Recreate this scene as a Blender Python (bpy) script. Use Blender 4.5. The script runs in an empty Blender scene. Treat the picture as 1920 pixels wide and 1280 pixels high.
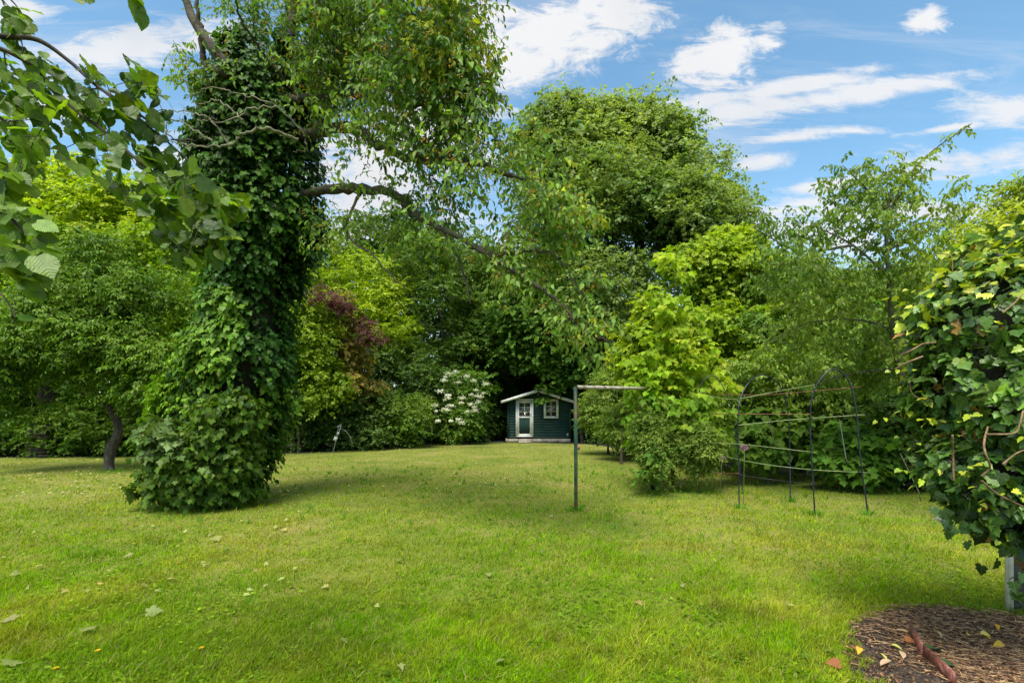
import bpy, math, numpy as np
from math import radians as R
sc = bpy.context.scene
rng = np.random.default_rng(11)

# ------------------------------------------------------------------ camera
F, HX, HY, CZ = 907.0, 960.0, 770.0, 1.6       # focal length and principal point of the survey, in photo pixels
cam = bpy.data.objects.new('camera', bpy.data.cameras.new('camera'))
sc.collection.objects.link(cam); sc.camera = cam
cam.location = (0, 0, CZ); cam.rotation_euler = (R(90), 0, 0)
cam.data.sensor_width = 36; cam.data.lens = 36*F/1920
cam.data.shift_y = (HY-640)/1920; cam.data.clip_end = 2000; cam.data.clip_start = .05
# ------------------------------------------------------------------ render settings
sc.view_settings.view_transform = 'Standard'; sc.view_settings.look = 'None'
sc.view_settings.exposure = 1.62; sc.view_settings.gamma = 1
sc.render.engine = 'CYCLES'
sc.cycles.max_bounces = 7; sc.cycles.diffuse_bounces = 4; sc.cycles.transmission_bounces = 3
sc.cycles.glossy_bounces = 2; sc.cycles.use_denoising = True
sc.cycles.caustics_reflective = False; sc.cycles.caustics_refractive = False
# ------------------------------------------------------------------ sun and sky
SUN_EL, SUN_AZ = 63, 196          # azimuth clockwise from +Y: high behind the camera, a little to its left
SD = np.array([math.sin(R(SUN_AZ))*math.cos(R(SUN_EL)), math.cos(R(SUN_AZ))*math.cos(R(SUN_EL)), math.sin(R(SUN_EL))])
sl = bpy.data.lights.new('sun', 'SUN'); sl.energy = 2.2; sl.angle = R(30); sl.color = (1, .95, .86)
so = bpy.data.objects.new('sun', sl); sc.collection.objects.link(so)
so.rotation_euler = (R(90-SUN_EL), 0, R(180-SUN_AZ))
so.location = (0, 0, 40)

w = bpy.data.worlds.new("World"); sc.world = w; w.use_nodes = True
nt = w.node_tree; N = nt.nodes; L = nt.links; N.clear()
def nd(t, **k):
    n = N.new(t)
    for a, b in k.items(): setattr(n, a, b)
    return n
def M(op, a, b=None, c=None, clamp=False):
    n = nd('ShaderNodeMath', operation=op, use_clamp=clamp)
    for i, v in enumerate((a, b, c)):
        if v is None: continue
        if isinstance(v, (int, float)): n.inputs[i].default_value = v
        else: L.new(v, n.inputs[i])
    return n.outputs[0]
sky = nd('ShaderNodeTexSky', sky_type='NISHITA', sun_disc=False)
sky.sun_elevation = R(SUN_EL); sky.sun_rotation = R(SUN_AZ); sky.air_density = 1.0; sky.dust_density = 0.6; sky.ozone_density = 1.6
tc = nd('ShaderNodeTexCoord'); sp = nd('ShaderNodeSeparateXYZ'); L.new(tc.outputs['Generated'], sp.inputs[0])
dx, dy, dz = sp.outputs
ady = M('MAXIMUM', M('ABSOLUTE', dy), .02)
U = M('DIVIDE', dx, ady); V = M('DIVIDE', dz, ady)
cb = nd('ShaderNodeCombineXYZ'); L.new(U, cb.inputs[0]); L.new(V, cb.inputs[1]); L.new(M('SIGN', dy), cb.inputs[2])
def noise(scale_xyz, scale, detail, rough, rot=0, dist=0.):
    mp = nd('ShaderNodeMapping'); mp.inputs['Scale'].default_value = scale_xyz; mp.inputs['Rotation'].default_value = (0, 0, rot)
    L.new(cb.outputs[0], mp.inputs[0])
    n = nd('ShaderNodeTexNoise'); n.inputs['Scale'].default_value = scale; n.inputs['Detail'].default_value = detail
    n.inputs['Roughness'].default_value = rough; n.inputs['Distortion'].default_value = dist
    L.new(mp.outputs[0], n.inputs['Vector']); return n.outputs['Fac']
# direction of each cloud (photo pixels), half sizes, tilt, kind: 0 = cumulus, 1 = streak
CL = [(1040,55,200,80,8,0),(920,90,110,120,0,0),(1150,35,80,50,10,0),(985,130,55,42,30,0),(820,200,150,130,0,0),(700,330,170,110,0,0),(640,120,120,110,0,0),
      (1360,100,112,58,18,0),(1300,118,62,34,5,0),(1435,70,60,36,30,0),(1735,42,46,24,5,0),
      (1400,208,150,36,2,1),(1620,172,290,24,9,1),(1500,160,190,20,10,1),(1320,190,90,22,4,1),(1895,208,130,32,-2,1),
      (1840,300,260,34,3,1),(1430,304,95,25,8,1),(1560,345,120,20,8,1),(1700,395,420,26,0,1),(1480,440,260,40,0,1),(1780,240,90,8,8,1),
      (20,25,90,40,0,1),(240,95,260,50,10,1),(90,210,160,35,5,1),(330,310,120,60,5,1),(1500,255,160,14,6,1),(700,440,300,60,0,1)]
def field(kind):
    acc = None
    for (x, y, rx, ry, a, k) in CL:
        if k != kind: continue
        cx, cy = (x-HX)/F, (HY-y)/F; c, s = math.cos(R(a)), math.sin(R(a)); rx, ry = rx/F, ry/F
        du = M('SUBTRACT', U, cx); dv = M('SUBTRACT', V, cy)
        p = M('ADD', M('MULTIPLY', du, c/rx), M('MULTIPLY', dv, s/rx))
        q = M('ADD', M('MULTIPLY', du, -s/ry), M('MULTIPLY', dv, c/ry))
        d = M('SUBTRACT', 1, M('SQRT', M('ADD', M('MULTIPLY', p, p), M('MULTIPLY', q, q))))
        acc = d if acc is None else M('SMOOTH_MAX', acc, d, .25)
    return acc
def ss(v, a, b):
    n = nd('ShaderNodeMapRange', interpolation_type='SMOOTHSTEP'); n.inputs[1].default_value = a; n.inputs[2].default_value = b
    L.new(v, n.inputs[0]); return n.outputs[0]
n1 = noise((1, 1.3, 1), 6.5, 10, .66, R(-20), .35); n2 = noise((1, 5, 1), 3.2, 10, .68, R(-12), .9)
n3 = noise((1, 5.5, 1), 1.8, 7, .62, R(-12), .8)
nw = noise((1, 2.4, 1), 9., 9, .7, R(-32), 1.3)
nb = noise((1, 1, 1), 2.2, 5, .5, 0, .3)
c0 = ss(M('ADD', M('MULTIPLY', M('MAXIMUM', field(0), -1), .9), M('ADD', M('MULTIPLY', M('SUBTRACT', n1, .5), 2.4), M('MULTIPLY', M('SUBTRACT', nw, .5), 2.2))), -.12, .62)
c1 = ss(M('ADD', M('MULTIPLY', M('MAXIMUM', field(1), -1), .8), M('ADD', M('MULTIPLY', M('SUBTRACT', n2, .5), 2.4), M('MULTIPLY', M('SUBTRACT', nw, .5), 1.2))), -.12, .66)
veil = M('MULTIPLY', ss(n3, .45, .8), .42)
cov = M('MAXIMUM', M('MAXIMUM', c0, M('MULTIPLY', c1, .92)), veil)
haze_overhead = M('MAXIMUM', M('MULTIPLY', ss(V, .55, .05), .5), M('MULTIPLY', ss(V, 1.0, 1.8), .9))  # pale low haze, plus overhead cloud added out of view as fill
cov = M('MAXIMUM', cov, haze_overhead)
shade = nd('ShaderNodeMixRGB'); shade.inputs[1].default_value = (2.95, 2.98, 3.05, 1); shade.inputs[2].default_value = (2.5, 2.58, 2.7, 1)
L.new(ss(nb, .42, .7), shade.inputs[0])
skyc = nd('ShaderNodeMixRGB', blend_type='MULTIPLY'); skyc.inputs[0].default_value = 1
L.new(sky.outputs[0], skyc.inputs[1]); skyc.inputs[2].default_value = (.68, .87, .82, 1)
mx = nd('ShaderNodeMixRGB'); L.new(cov, mx.inputs[0]); L.new(skyc.outputs[0], mx.inputs[1]); L.new(shade.outputs[0], mx.inputs[2])
bg = nd('ShaderNodeBackground'); bg.inputs[1].default_value = .1; L.new(mx.outputs[0], bg.inputs[0])
wo = nd('ShaderNodeOutputWorld'); L.new(bg.outputs[0], wo.inputs[0])

# ================================================================== helpers
def W(px, py, Y): return np.array([(px-HX)/F*Y, Y, CZ+(HY-py)/F*Y])
def G(px, py, z=0.):
    Y = (CZ-z)*F/(py-HY); return np.array([(px-HX)/F*Y, Y, z])
def unit(v): return v/np.maximum(np.linalg.norm(v, axis=-1, keepdims=True), 1e-9)
_K = rng.normal(size=(24, 3)); _PH = rng.uniform(0, 6.28, 24)
def fnoise(P, scale=1.):                       # smooth noise about -1..1
    s = 0.
    for o in range(4):
        f = (1.9**o)/scale
        for i in range(6): s = s + np.sin(P @ (_K[o*6+i]*f*1.6)+_PH[o*6+i])/(1.6**o)/3.2
    return s
def link_mesh(name, verts, faces, mat, parent=None, tint=None, luv=None, smooth=False, matidx=None):
    """faces: list of arrays (n,k)"""
    me = bpy.data.meshes.new(name); verts = np.asarray(verts, np.float32)
    faces = [np.asarray(f, np.int32) for f in (faces if isinstance(faces, list) else [faces]) if len(f)]
    me.vertices.add(len(verts)); me.vertices.foreach_set('co', verts.ravel())
    loops = np.concatenate([f.ravel() for f in faces]); tot = np.concatenate([np.full(len(f), f.shape[1], np.int32) for f in faces])
    start = np.concatenate([[0], np.cumsum(tot)[:-1]]).astype(np.int32)
    me.loops.add(len(loops)); me.loops.foreach_set('vertex_index', loops)
    me.polygons.add(len(tot)); me.polygons.foreach_set('loop_start', start); me.polygons.foreach_set('loop_total', tot)
    if smooth: me.polygons.foreach_set('use_smooth', np.ones(len(tot), bool))
    if tint is not None:
        a = me.attributes.new('tint', 'FLOAT_COLOR', 'POINT')
        a.data.foreach_set('color', np.concatenate([tint, np.ones((len(tint), 1))], 1).astype(np.float32).ravel())
    if luv is not None:
        a = me.attributes.new('luv', 'FLOAT2', 'POINT'); a.data.foreach_set('vector', luv.astype(np.float32).ravel())
    me.update(calc_edges=True); me.validate()
    for m in (mat if isinstance(mat, list) else [mat]): me.materials.append(m)
    if matidx is not None: me.polygons.foreach_set('material_index', np.asarray(matidx, np.int32))
    o = bpy.data.objects.new(name, me); sc.collection.objects.link(o)
    if parent: o.parent = parent; o.matrix_parent_inverse = parent.matrix_basis.inverted()
    return o
def tag(o, label=None, cat=None, group=None, kind=None):
    for k, v in (('label', label), ('category', cat), ('group', group), ('kind', kind)):
        if v: o[k] = v
    return o
def thing(name, loc, label, cat, group=None):
    o = bpy.data.objects.new(name, None); sc.collection.objects.link(o); o.location = [float(a) for a in loc]
    o.empty_display_size = .2
    return tag(o, label, cat, group)
class MB:
    """collects boxes, tubes, prisms into one mesh (world coordinates)"""
    def __init__(s): s.v = []; s.q = []; s.t = []; s.n = 0; s.ng = []
    def add(s, v, q=None, t=None):
        v = np.asarray(v, float)
        if q is not None and len(q): s.q.append(np.asarray(q)+s.n)
        if t is not None and len(t): s.t.append(np.asarray(t)+s.n)
        s.v.append(v); s.n += len(v)
    def box(s, c, d, rz=0., rx=0., ry=0.):
        c = np.array(c, float); d = np.array(d, float)/2
        v = np.array([[x, y, z] for x in (-1, 1) for y in (-1, 1) for z in (-1, 1)])*d
        for a, (i, j) in ((rx, (1, 2)), (ry, (2, 0)), (rz, (0, 1))):
            if a: ca, sa = math.cos(a), math.sin(a); vi, vj = v[:, i].copy(), v[:, j].copy(); v[:, i] = vi*ca-vj*sa; v[:, j] = vi*sa+vj*ca
        s.add(v+c, [[0,1,3,2],[4,6,7,5],[0,4,5,1],[2,3,7,6],[0,2,6,4],[1,5,7,3]]); return s
    def tube(s, P, r, k=8, wob=0.):
        P = np.asarray(P, float); n = len(P); r = np.broadcast_to(r, n).astype(float)
        T = unit(np.gradient(P, axis=0)); ref = np.array([0, 0, 1.]) if abs(T[n//2][2]) < .8 else np.array([0, 1., 0])
        A = unit(np.cross(T, ref)); B = np.cross(T, A)
        a = np.linspace(0, 2*math.pi, k, endpoint=False)
        ring = A[:, None]*np.cos(a)[None, :, None]+B[:, None]*np.sin(a)[None, :, None]
        rr = r[:, None, None]
        if wob:
            q = (P[:, None]+ring*rr); rr = rr*(1+wob*fnoise(q.reshape(-1, 3), .35).reshape(n, k, 1))
        v = (P[:, None]+ring*rr).reshape(-1, 3)
        i = np.arange(n-1)[:, None]*k; j = np.arange(k)[None]; j2 = (j+1) % k
        q = np.stack([i+j, i+j2, i+k+j2, i+k+j], -1).reshape(-1, 4)
        if r[-1] > .004:
            v = np.vstack([v, P[-1:]]); t = [[(n-1)*k+m, (n-1)*k+(m+1) % k, n*k] for m in range(k)]
        else: t = None
        s.add(v, q, t); return s
    def poly(s, pts, thick):          # extruded polygon, pts (n,3), thick vector
        p = np.asarray(pts, float); n = len(p); s.ng.append((s.n, n)); s.add(np.vstack([p, p+np.asarray(thick)])); return s
    def build(s, name, mat, parent=None, smooth=False):
        f = []
        if s.q: f.append(np.vstack(s.q))
        if s.t: f.append(np.vstack(s.t))
        for a, n in s.ng:
            f.append(np.array([[a+i for i in range(n)][::-1]])); f.append(np.array([[a+n+i for i in range(n)]]))
            f.append(np.array([[a+i, a+(i+1) % n, a+n+(i+1) % n, a+n+i] for i in range(n)]))
        return link_mesh(name, np.vstack(s.v), f, mat, parent, smooth=smooth)
def smooth_path(P, n=12):
    P = np.asarray(P, float); m = len(P)
    Q = np.vstack([2*P[0]-P[1], P, 2*P[-1]-P[-2]]); out = []
    for i in range(m-1):
        p0, p1, p2, p3 = Q[i:i+4]
        for t in np.linspace(0, 1, n, endpoint=False):
            out.append(.5*((2*p1)+(-p0+p2)*t+(2*p0-5*p1+4*p2-p3)*t*t+(-p0+3*p1-3*p2+p3)*t**3))
    out.append(P[-1]); return np.array(out)

# ------------------------------------------------------------------ materials
def mat(name):
    m = bpy.data.materials.new(name); m.use_nodes = True
    t = m.node_tree; b = t.nodes['Principled BSDF']; return m, t, b
def tn(t, ty, **k):
    n = t.nodes.new(ty)
    for a, v in k.items():
        if a.startswith('i_'):
            key = a[2:]; key = int(key) if key.isdigit() else key
            n.inputs[key].default_value = v
        else: setattr(n, a, v)
    return n
def ramp(t, fac, stops):
    r = t.nodes.new('ShaderNodeValToRGB'); e = r.color_ramp.elements
    while len(e) < len(stops): e.new(.5)
    for el, (p, c) in zip(e, stops): el.position = p; el.color = (*c, 1)
    t.links.new(fac, r.inputs[0]); return r.outputs[0]
def noisy(name, stops, scale, rough=.7, bump=.3, bscale=None, stretch=(1, 1, 1), detail=6, metallic=0., dist=.02, rot=(0, 0, 0)):
    m, t, b = mat(name); co = tn(t, 'ShaderNodeTexCoord'); mp = tn(t, 'ShaderNodeMapping')
    mp.inputs['Scale'].default_value = stretch; mp.inputs['Rotation'].default_value = rot; t.links.new(co.outputs['Object'], mp.inputs[0])
    n = tn(t, 'ShaderNodeTexNoise', i_Scale=scale, i_Detail=detail, i_Roughness=.62); t.links.new(mp.outputs[0], n.inputs['Vector'])
    t.links.new(ramp(t, n.outputs['Fac'], stops), b.inputs['Base Color'])
    b.inputs['Roughness'].default_value = rough; b.inputs['Metallic'].default_value = metallic
    if bump:
        n2 = tn(t, 'ShaderNodeTexNoise', i_Scale=bscale or scale*2, i_Detail=6.); t.links.new(mp.outputs[0], n2.inputs['Vector'])
        bp = tn(t, 'ShaderNodeBump', i_Strength=bump, i_Distance=dist); t.links.new(n2.outputs['Fac'], bp.inputs['Height'])
        t.links.new(bp.outputs[0], b.inputs['Normal'])
    return m
def leafmat(name, rough=.45, trans=.42, veins=None, spec=.5, back=None):
    m, t, b = mat(name); at = tn(t, 'ShaderNodeAttribute', attribute_name='tint'); col = at.outputs['Color']
    if veins:
        uv = tn(t, 'ShaderNodeAttribute', attribute_name='luv'); s = tn(t, 'ShaderNodeSeparateXYZ'); t.links.new(uv.outputs['Vector'], s.inputs[0])
        def m_(op, a, bb=None):
            n = tn(t, 'ShaderNodeMath', operation=op)
            for i, v in enumerate((a, bb)):
                if v is None: continue
                if isinstance(v, (int, float)): n.inputs[i].default_value = v
                else: t.links.new(v, n.inputs[i])
            return n.outputs[0]
        ax = m_('ABSOLUTE', s.outputs[0])
        if veins == 'side':
            k = m_('SUBTRACT', m_('MULTIPLY', s.outputs[1], 8.5), m_('MULTIPLY', ax, 7.5)); fr = m_('ABSOLUTE', m_('SUBTRACT', m_('FRACT', k), .5))
            v = m_('MAXIMUM', m_('GREATER_THAN', .02, ax), m_('GREATER_THAN', fr, .42)); hgt = fr
        else:
            an = m_('ARCTAN2', s.outputs[0], m_('ADD', s.outputs[1], .03)); fr = m_('ABSOLUTE', m_('SUBTRACT', m_('FRACT', m_('ADD', m_('MULTIPLY', an, 1.35), .5)), .5))
            rr = m_('SQRT', m_('ADD', m_('MULTIPLY', s.outputs[0], s.outputs[0]), m_('MULTIPLY', s.outputs[1], s.outputs[1])))
            v = m_('LESS_THAN', m_('MULTIPLY', fr, rr), .013); hgt = fr
        mix = tn(t, 'ShaderNodeMixRGB', blend_type='SCREEN' if veins != 'side' else 'MULTIPLY'); t.links.new(m_('MULTIPLY', v, .22 if veins != 'side' else .3), mix.inputs[0]); t.links.new(col, mix.inputs[1])
        mix.inputs[2].default_value = (.35, .45, .2, 1) if veins != 'side' else (.45, .6, .4, 1); col = mix.outputs[0]
        co = tn(t, 'ShaderNodeTexCoord'); n = tn(t, 'ShaderNodeTexNoise', i_Scale=45., i_Detail=4.); t.links.new(co.outputs['Object'], n.inputs['Vector'])
        mv = tn(t, 'ShaderNodeMixRGB', blend_type='MULTIPLY', i_0=.8); t.links.new(col, mv.inputs[1])
        t.links.new(ramp(t, n.outputs['Fac'], [(.3, (.7, .72, .7)), (.7, (1.25, 1.2, 1.1))]), mv.inputs[2]); col = mv.outputs[0]
        bp = tn(t, 'ShaderNodeBump', i_Strength=.5, i_Distance=.002); t.links.new(hgt, bp.inputs['Height']); t.links.new(bp.outputs[0], b.inputs['Normal'])
    t.links.new(col, b.inputs['Base Color']); b.inputs['Roughness'].default_value = rough
    b.inputs['Specular IOR Level'].default_value = spec
    tr = tn(t, 'ShaderNodeBsdfTranslucent'); g = tn(t, 'ShaderNodeMixRGB', blend_type='MULTIPLY', i_0=1.); t.links.new(col, g.inputs[1])
    g.inputs[2].default_value = (1.45, 1.5, .55, 1); t.links.new(g.outputs[0], tr.inputs[0])
    ms = tn(t, 'ShaderNodeMixShader', i_0=trans); t.links.new(b.outputs[0], ms.inputs[1]); t.links.new(tr.outputs[0], ms.inputs[2])
    t.links.new(ms.outputs[0], t.nodes['Material Output'].inputs['Surface']); return m
M_leaf = leafmat('leaf', .48, .45, spec=.24); M_soft = leafmat('leaf_soft', .6, .42, spec=.15); M_gloss = leafmat('leaf_gloss', .45, .32, spec=.18)
M_ivy = leafmat('ivy_leaf', .42, .25, 'palm', spec=.4); M_hazel = leafmat('hazel_leaf', .42, .5, 'side', spec=.45)
M_grass = leafmat('grass_blade', .7, .45, spec=.04); M_litter = leafmat('dry_leaf', .7, .15, spec=.2)
M_bark = noisy('bark', [(.3, (.018, .013, .009)), (.55, (.06, .048, .036)), (.75, (.13, .115, .09))], 14, .9, .9, 22, (1, 1, .35))
M_barkmoss = noisy('mossy_bark', [(.3, (.016, .013, .009)), (.5, (.06, .048, .034)), (.62, (.07, .075, .02)), (.8, (.14, .12, .08))], 9, .9, .9, 25, (1, 1, .5))
M_palebark = noisy('pale_bark', [(.3, (.05, .045, .035)), (.55, (.14, .13, .10)), (.75, (.25, .23, .19))], 16, .9, .5, 24, (1, 1, .35))
M_deadwood = noisy('lichen_wood', [(.3, (.08, .07, .05)), (.55, (.2, .2, .11)), (.75, (.3, .3, .17))], 30, .9, .5)
M_vine = noisy('vine_stem', [(.3, (.1, .055, .025)), (.7, (.3, .19, .1))], 30, .8, .5)
M_soil = noisy('forest_soil', [(.3, (.008, .007, .004)), (.6, (.025, .02, .012)), (.8, (.05, .04, .02))], 5, .95, .8, 30)

# ------------------------------------------------------------------ leaf templates (y along the leaf, x across, z up); unit length
def fan(outline, z=lambda x, y: 0., centre=(0, .35)):
    o = np.array(outline, float); v = np.vstack([[centre], o]); k = len(o)
    zz = np.array([z(x, y) for x, y in v]); V3 = np.column_stack([v, zz])
    t = np.array([[0, i+1, (i+1) % k+1] for i in range(k)]); return V3, t
def mirror(half): return half+[(-x, y) for x, y in half[::-1] if abs(x) > 1e-6]
fold = lambda x, y: abs(x)*.35-.16*y*y
T = {}
T['tri'] = (np.array([[0, 0, 0], [-.36, .5, .1], [0, 1, -.12], [.36, .5, .1], [0, .5, -.03]]), np.array([[0, 4, 1], [1, 4, 2], [0, 3, 4], [3, 2, 4]]))
T['quad'] = (np.array([[0, 0, 0], [-.42, .5, .09], [0, 1, -.1], [.42, .5, .09]]), np.array([[0, 2, 1], [0, 3, 2]]))
T['cherry'] = fan(mirror([(0, 0), (.16, .12), (.25, .35), (.22, .62), (.1, .85), (0, 1.02)]), lambda x, y: abs(x)*.45-.22*y*y, (0, .45))
T['lobe'] = fan(mirror([(0, .08), (.16, -.06), (.42, .0), (.36, .22), (.56, .46), (.3, .5), (.22, .66), (0, 1.)]), lambda x, y: abs(x)*.2-.2*y*y, (0, .35))
T['maple'] = fan(mirror([(0, .08), (.14, -.08), (.4, -.06), (.3, .14), (.42, .18), (.62, .4), (.46, .42), (.5, .56), (.26, .5), (.3, .7), (.18, .72), (.0, 1.)]), lambda x, y: abs(x)*.15-.22*y*y, (0, .3))
T['ivy'] = fan(mirror([(0, .06), (.12, -.1), (.3, -.08), (.5, .12), (.34, .3), (.44, .5), (.26, .62), (.12, .84), (0, 1.)]), lambda x, y: abs(x)*.22-.15*y*y-.25*x*x, (0, .3))
T['ivyh'] = fan(mirror([(0, .04), (.2, -.06), (.42, .08), (.46, .3), (.34, .55), (.16, .8), (0, 1.)]), lambda x, y: abs(x)*.2-.2*y*y, (0, .3))
hz = []
for a in np.linspace(0, 1, 12):
    r = .46*math.sin(math.pi*min(1, (a*.92+.08))**.8)**.65; hz.append((r*(1+(.05 if len(hz) % 2 else -.03)), a*1.0))
hz = [(0, .03), (.22, -.04)]+[(x, y) for x, y in hz if y > .05 and y < .95]+[(0, 1.04)]
T['hazel'] = fan(mirror(hz), lambda x, y: -.28*x*x+.12*abs(x)-.25*y*y+.03*math.sin(22*y+abs(x)*10), (0, .5))
def leaves(P, D, Nn, size, tpl, tint):
    V0, Tt = T[tpl]; P = np.asarray(P, float); n = len(P); size = np.broadcast_to(size, n)[:, None, None]
    Y = unit(D); X = unit(np.cross(Y, Nn)); Z = np.cross(X, Y)
    asp = rng.uniform(.8, 1.15, (n, 1, 1))
    v = P[:, None]+size*(V0[None, :, :1]*X[:, None]*asp+V0[None, :, 1:2]*Y[:, None]+V0[None, :, 2:]*Z[:, None]*rng.uniform(.4, 1.7, (n, 1, 1)))
    k = len(V0); f = (Tt[None]+np.arange(n)[:, None, None]*k).reshape(-1, 3)
    return v.reshape(-1, 3), f, np.repeat(tint, k, 0), np.tile(V0[:, :2], (n, 1))
class LB:
    """collects leaves into one mesh"""
    def __init__(s): s.v = []; s.f = []; s.t = []; s.u = []; s.n = 0
    def add(s, *a):
        v, f, t, u = leaves(*a); s.v.append(v); s.f.append(f+s.n); s.t.append(t); s.u.append(u); s.n += len(v); return s
    def build(s, name, m, parent, smooth=True):
        return link_mesh(name, np.vstack(s.v), np.vstack(s.f), m, parent, np.vstack(s.t), np.vstack(s.u), smooth)
def rnd(n): return rng.normal(size=(n, 3))
def tints(P, cols, var=.22, scale=1.2):
    """each leaf's own colour, drawn between the kind's two colours in patches of growth"""
    a = np.array(cols[0]); b = np.array(cols[1]); k = np.clip(.5+.42*fnoise(P, scale)+rng.normal(size=len(P))*.22, 0, 1)[:, None]
    c = a*(1-k)+b*k; c = np.where((c[:, 1:2] > c[:, :1]) & (c[:, 1:2] > 1.5*c[:, 2:]), c*[1.3, 1.12, .72], c); return np.clip(c*(1+rng.normal(size=(len(P), 1))*var)*(1+rng.normal(size=(len(P), 3))*.05), .002, .9)
def sprays(A, D, Nn, Ls, m, size, tpl, cols, lb, droop=.35, hang=.3, var=.22, tscale=1.2, ang=.9, twigs=None, twr=.003):
    A = np.asarray(A, float); n = len(A); Ls = np.broadcast_to(Ls, n)[:, None]; D = unit(D); Nn = unit(Nn)
    S = unit(np.cross(D, Nn)); g = np.array([0, 0, -1.])
    PP, DD, NN = [], [], []
    for j in range(m):
        t = (j+1)/m; P = A+D*Ls*t+g*Ls*droop*t*t; tan = unit(D+g*2*droop*t*.6)
        sd = S*(1 if j % 2 else -1)
        if j == m-1: d = tan+rnd(n)*.15
        else: d = tan*(1-ang*.5)+sd*ang+rnd(n)*.25
        PP.append(P); DD.append(unit(d)+g*hang); NN.append(Nn+rnd(n)*.35)
    PP, DD, NN = np.vstack(PP), np.vstack(DD), np.vstack(NN); sz = np.tile(rng.uniform(.7, 1.2, n), m)*rng.uniform(.75, 1.15, n*m)*size
    lb.add(PP, DD, NN, sz, tpl, tints(PP, cols, var, tscale))
    if twigs is not None:
        for i in range(n):
            t = np.linspace(0, 1, 4)[:, None]; twigs.tube(A[i]+D[i]*Ls[i]*t+g*Ls[i]*droop*t*t, np.linspace(twr, twr*.4, 4), 3)
def grow(nodes, rads, att, rmax=.05, k=.02, sag=.12, pw=1.):
    """connects every attractor to the nearest point of the skeleton by a curved branch"""
    nodes = np.array(nodes, float); rads = np.array(rads, float); att = np.asarray(att, float)
    d0 = np.min(np.linalg.norm(att[:, None]-nodes[None], axis=2), axis=1); paths = []
    for i in np.argsort(d0):
        a = att[i]; dd = np.linalg.norm(nodes-a, axis=1)*(1+.0/(rads+.01)); j = int(np.argmin(dd)); l = np.linalg.norm(a-nodes[j])
        if l < .03: continue
        p0 = nodes[j]; mid = (p0+a)/2+np.array([0, 0, sag*l])+rng.normal(size=3)*.1*l
        n = max(4, min(12, int(l/.12)+3)); t = np.linspace(0, 1, n)[:, None]; P = p0*(1-t)**2+2*mid*t*(1-t)+a*t*t
        P[1:-1] += rng.normal(size=(n-2, 3))*.02*l**.5*min(l, 1)
        r0 = min(rads[j]*.75, rmax, k*(l+.15)**pw+.003); r = np.linspace(r0, max(.25*r0, .0018), n)
        paths.append((P, r)); nodes = np.vstack([nodes, P[1:]]); rads = np.concatenate([rads, r[1:]])
    return paths, nodes
def lobe_points(lobes, n, shell=.75, front=.0, gap=0., gscale=1.5):
    """random points in and mostly near the skin of ellipsoids (centre, radii)"""
    C = np.array([l[0] for l in lobes]); Rr = np.array([l[1] for l in lobes]); wgt = (Rr.prod(1))**(2/3); out = []; k = 0
    while k < n:
        i = rng.choice(len(C), 2*n, p=wgt/wgt.sum()); v = unit(rnd(2*n))
        f = np.where(rng.random(2*n) < shell, rng.uniform(.8, 1.02, 2*n), rng.uniform(.25, .85, 2*n))[:, None]
        P = C[i]+v*Rr[i]*f; ok = np.ones(2*n, bool)
        if front: ok &= ~((v[:, 1] > .1) & (rng.random(2*n) < front))
        if gap: ok &= fnoise(P, gscale) > gap
        ok &= P[:, 2] > .06
        out.append(P[ok]); k += ok.sum()
    return np.vstack(out)[:n]
def LO(px, py, rx, ry, Y, dep=None):
    """ellipsoid whose middle lies at depth Y in the direction of a photo pixel; half sizes given as seen there"""
    c = W(px, py, Y); a, b = rx/F*Y, ry/F*Y; return (c, np.array([a, dep or (a+b)/2*.85, b]))
def foliage(lobes, nc, cr, ns, sl, m, size, tpl, cols, lb, flat=.62, up=.55, shell=.75, front=.35, gap=-.75, droop=.35, hang=.35, var=.2, tscale=1.5, gscale=1.6):
    cc = lobe_points(lobes, nc, shell, front, gap, gscale); n = nc*ns
    i = np.repeat(np.arange(nc), ns); v = unit(rnd(n)); v[:, 2] = np.where(rng.random(n) < .8, np.abs(v[:, 2]), v[:, 2])
    crs = cr*rng.uniform(.6, 1.35, nc)[i][:, None]; P = cc[i]+v*np.array([1, 1, flat])*crs*rng.uniform(.35, 1., (n, 1))
    D = v*np.array([1, 1, .35])+rnd(n)*.4+np.array([0, 0, .1]); Nn = np.array([0, 0, up])+v*.55+rnd(n)*.25
    Nn[:, 2] = np.abs(Nn[:, 2])
    P[:, 2] = np.maximum(P[:, 2], .08)
    sprays(P, D, Nn, sl*rng.uniform(.7, 1.3, n), m, size, tpl, cols, lb, droop, hang, var, tscale)
    return cc
GRP_T = 'trees around the edge of the lawn'; GRP_B = 'bushes around the edge of the lawn'
def tree(name, label, cat, base, trunk, r0, lobes, nc, cr, ns, sl, m, size, tpl, cols, matl=None, group=None, limbs=40, bark=None, **kw):
    o = thing(name, base, label, cat, group); lb = LB()
    cc = foliage(lobes, nc, cr, ns, sl, m, size, tpl, cols, lb, **kw)
    lb.build('crown' if 'tree' in name else 'foliage', matl or M_leaf, o)
    tp = smooth_path([base]+trunk, 8); rr = np.linspace(r0, r0*.35, len(tp)); mb = MB(); rr[0] *= 1.35; rr[1] *= 1.12
    mb.tube(tp, rr, 12, .12)
    if limbs:
        a = cc[rng.permutation(len(cc))[:limbs]]; paths, _ = grow(tp[len(tp)//3:], rr[len(tp)//3:], a, r0*.5, .028, .1)
        for P, r in paths: mb.tube(P, r, 6)
    mb.build('trunk' if 'tree' in name else 'stem', bark or M_bark, o, True)
    return o

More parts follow.
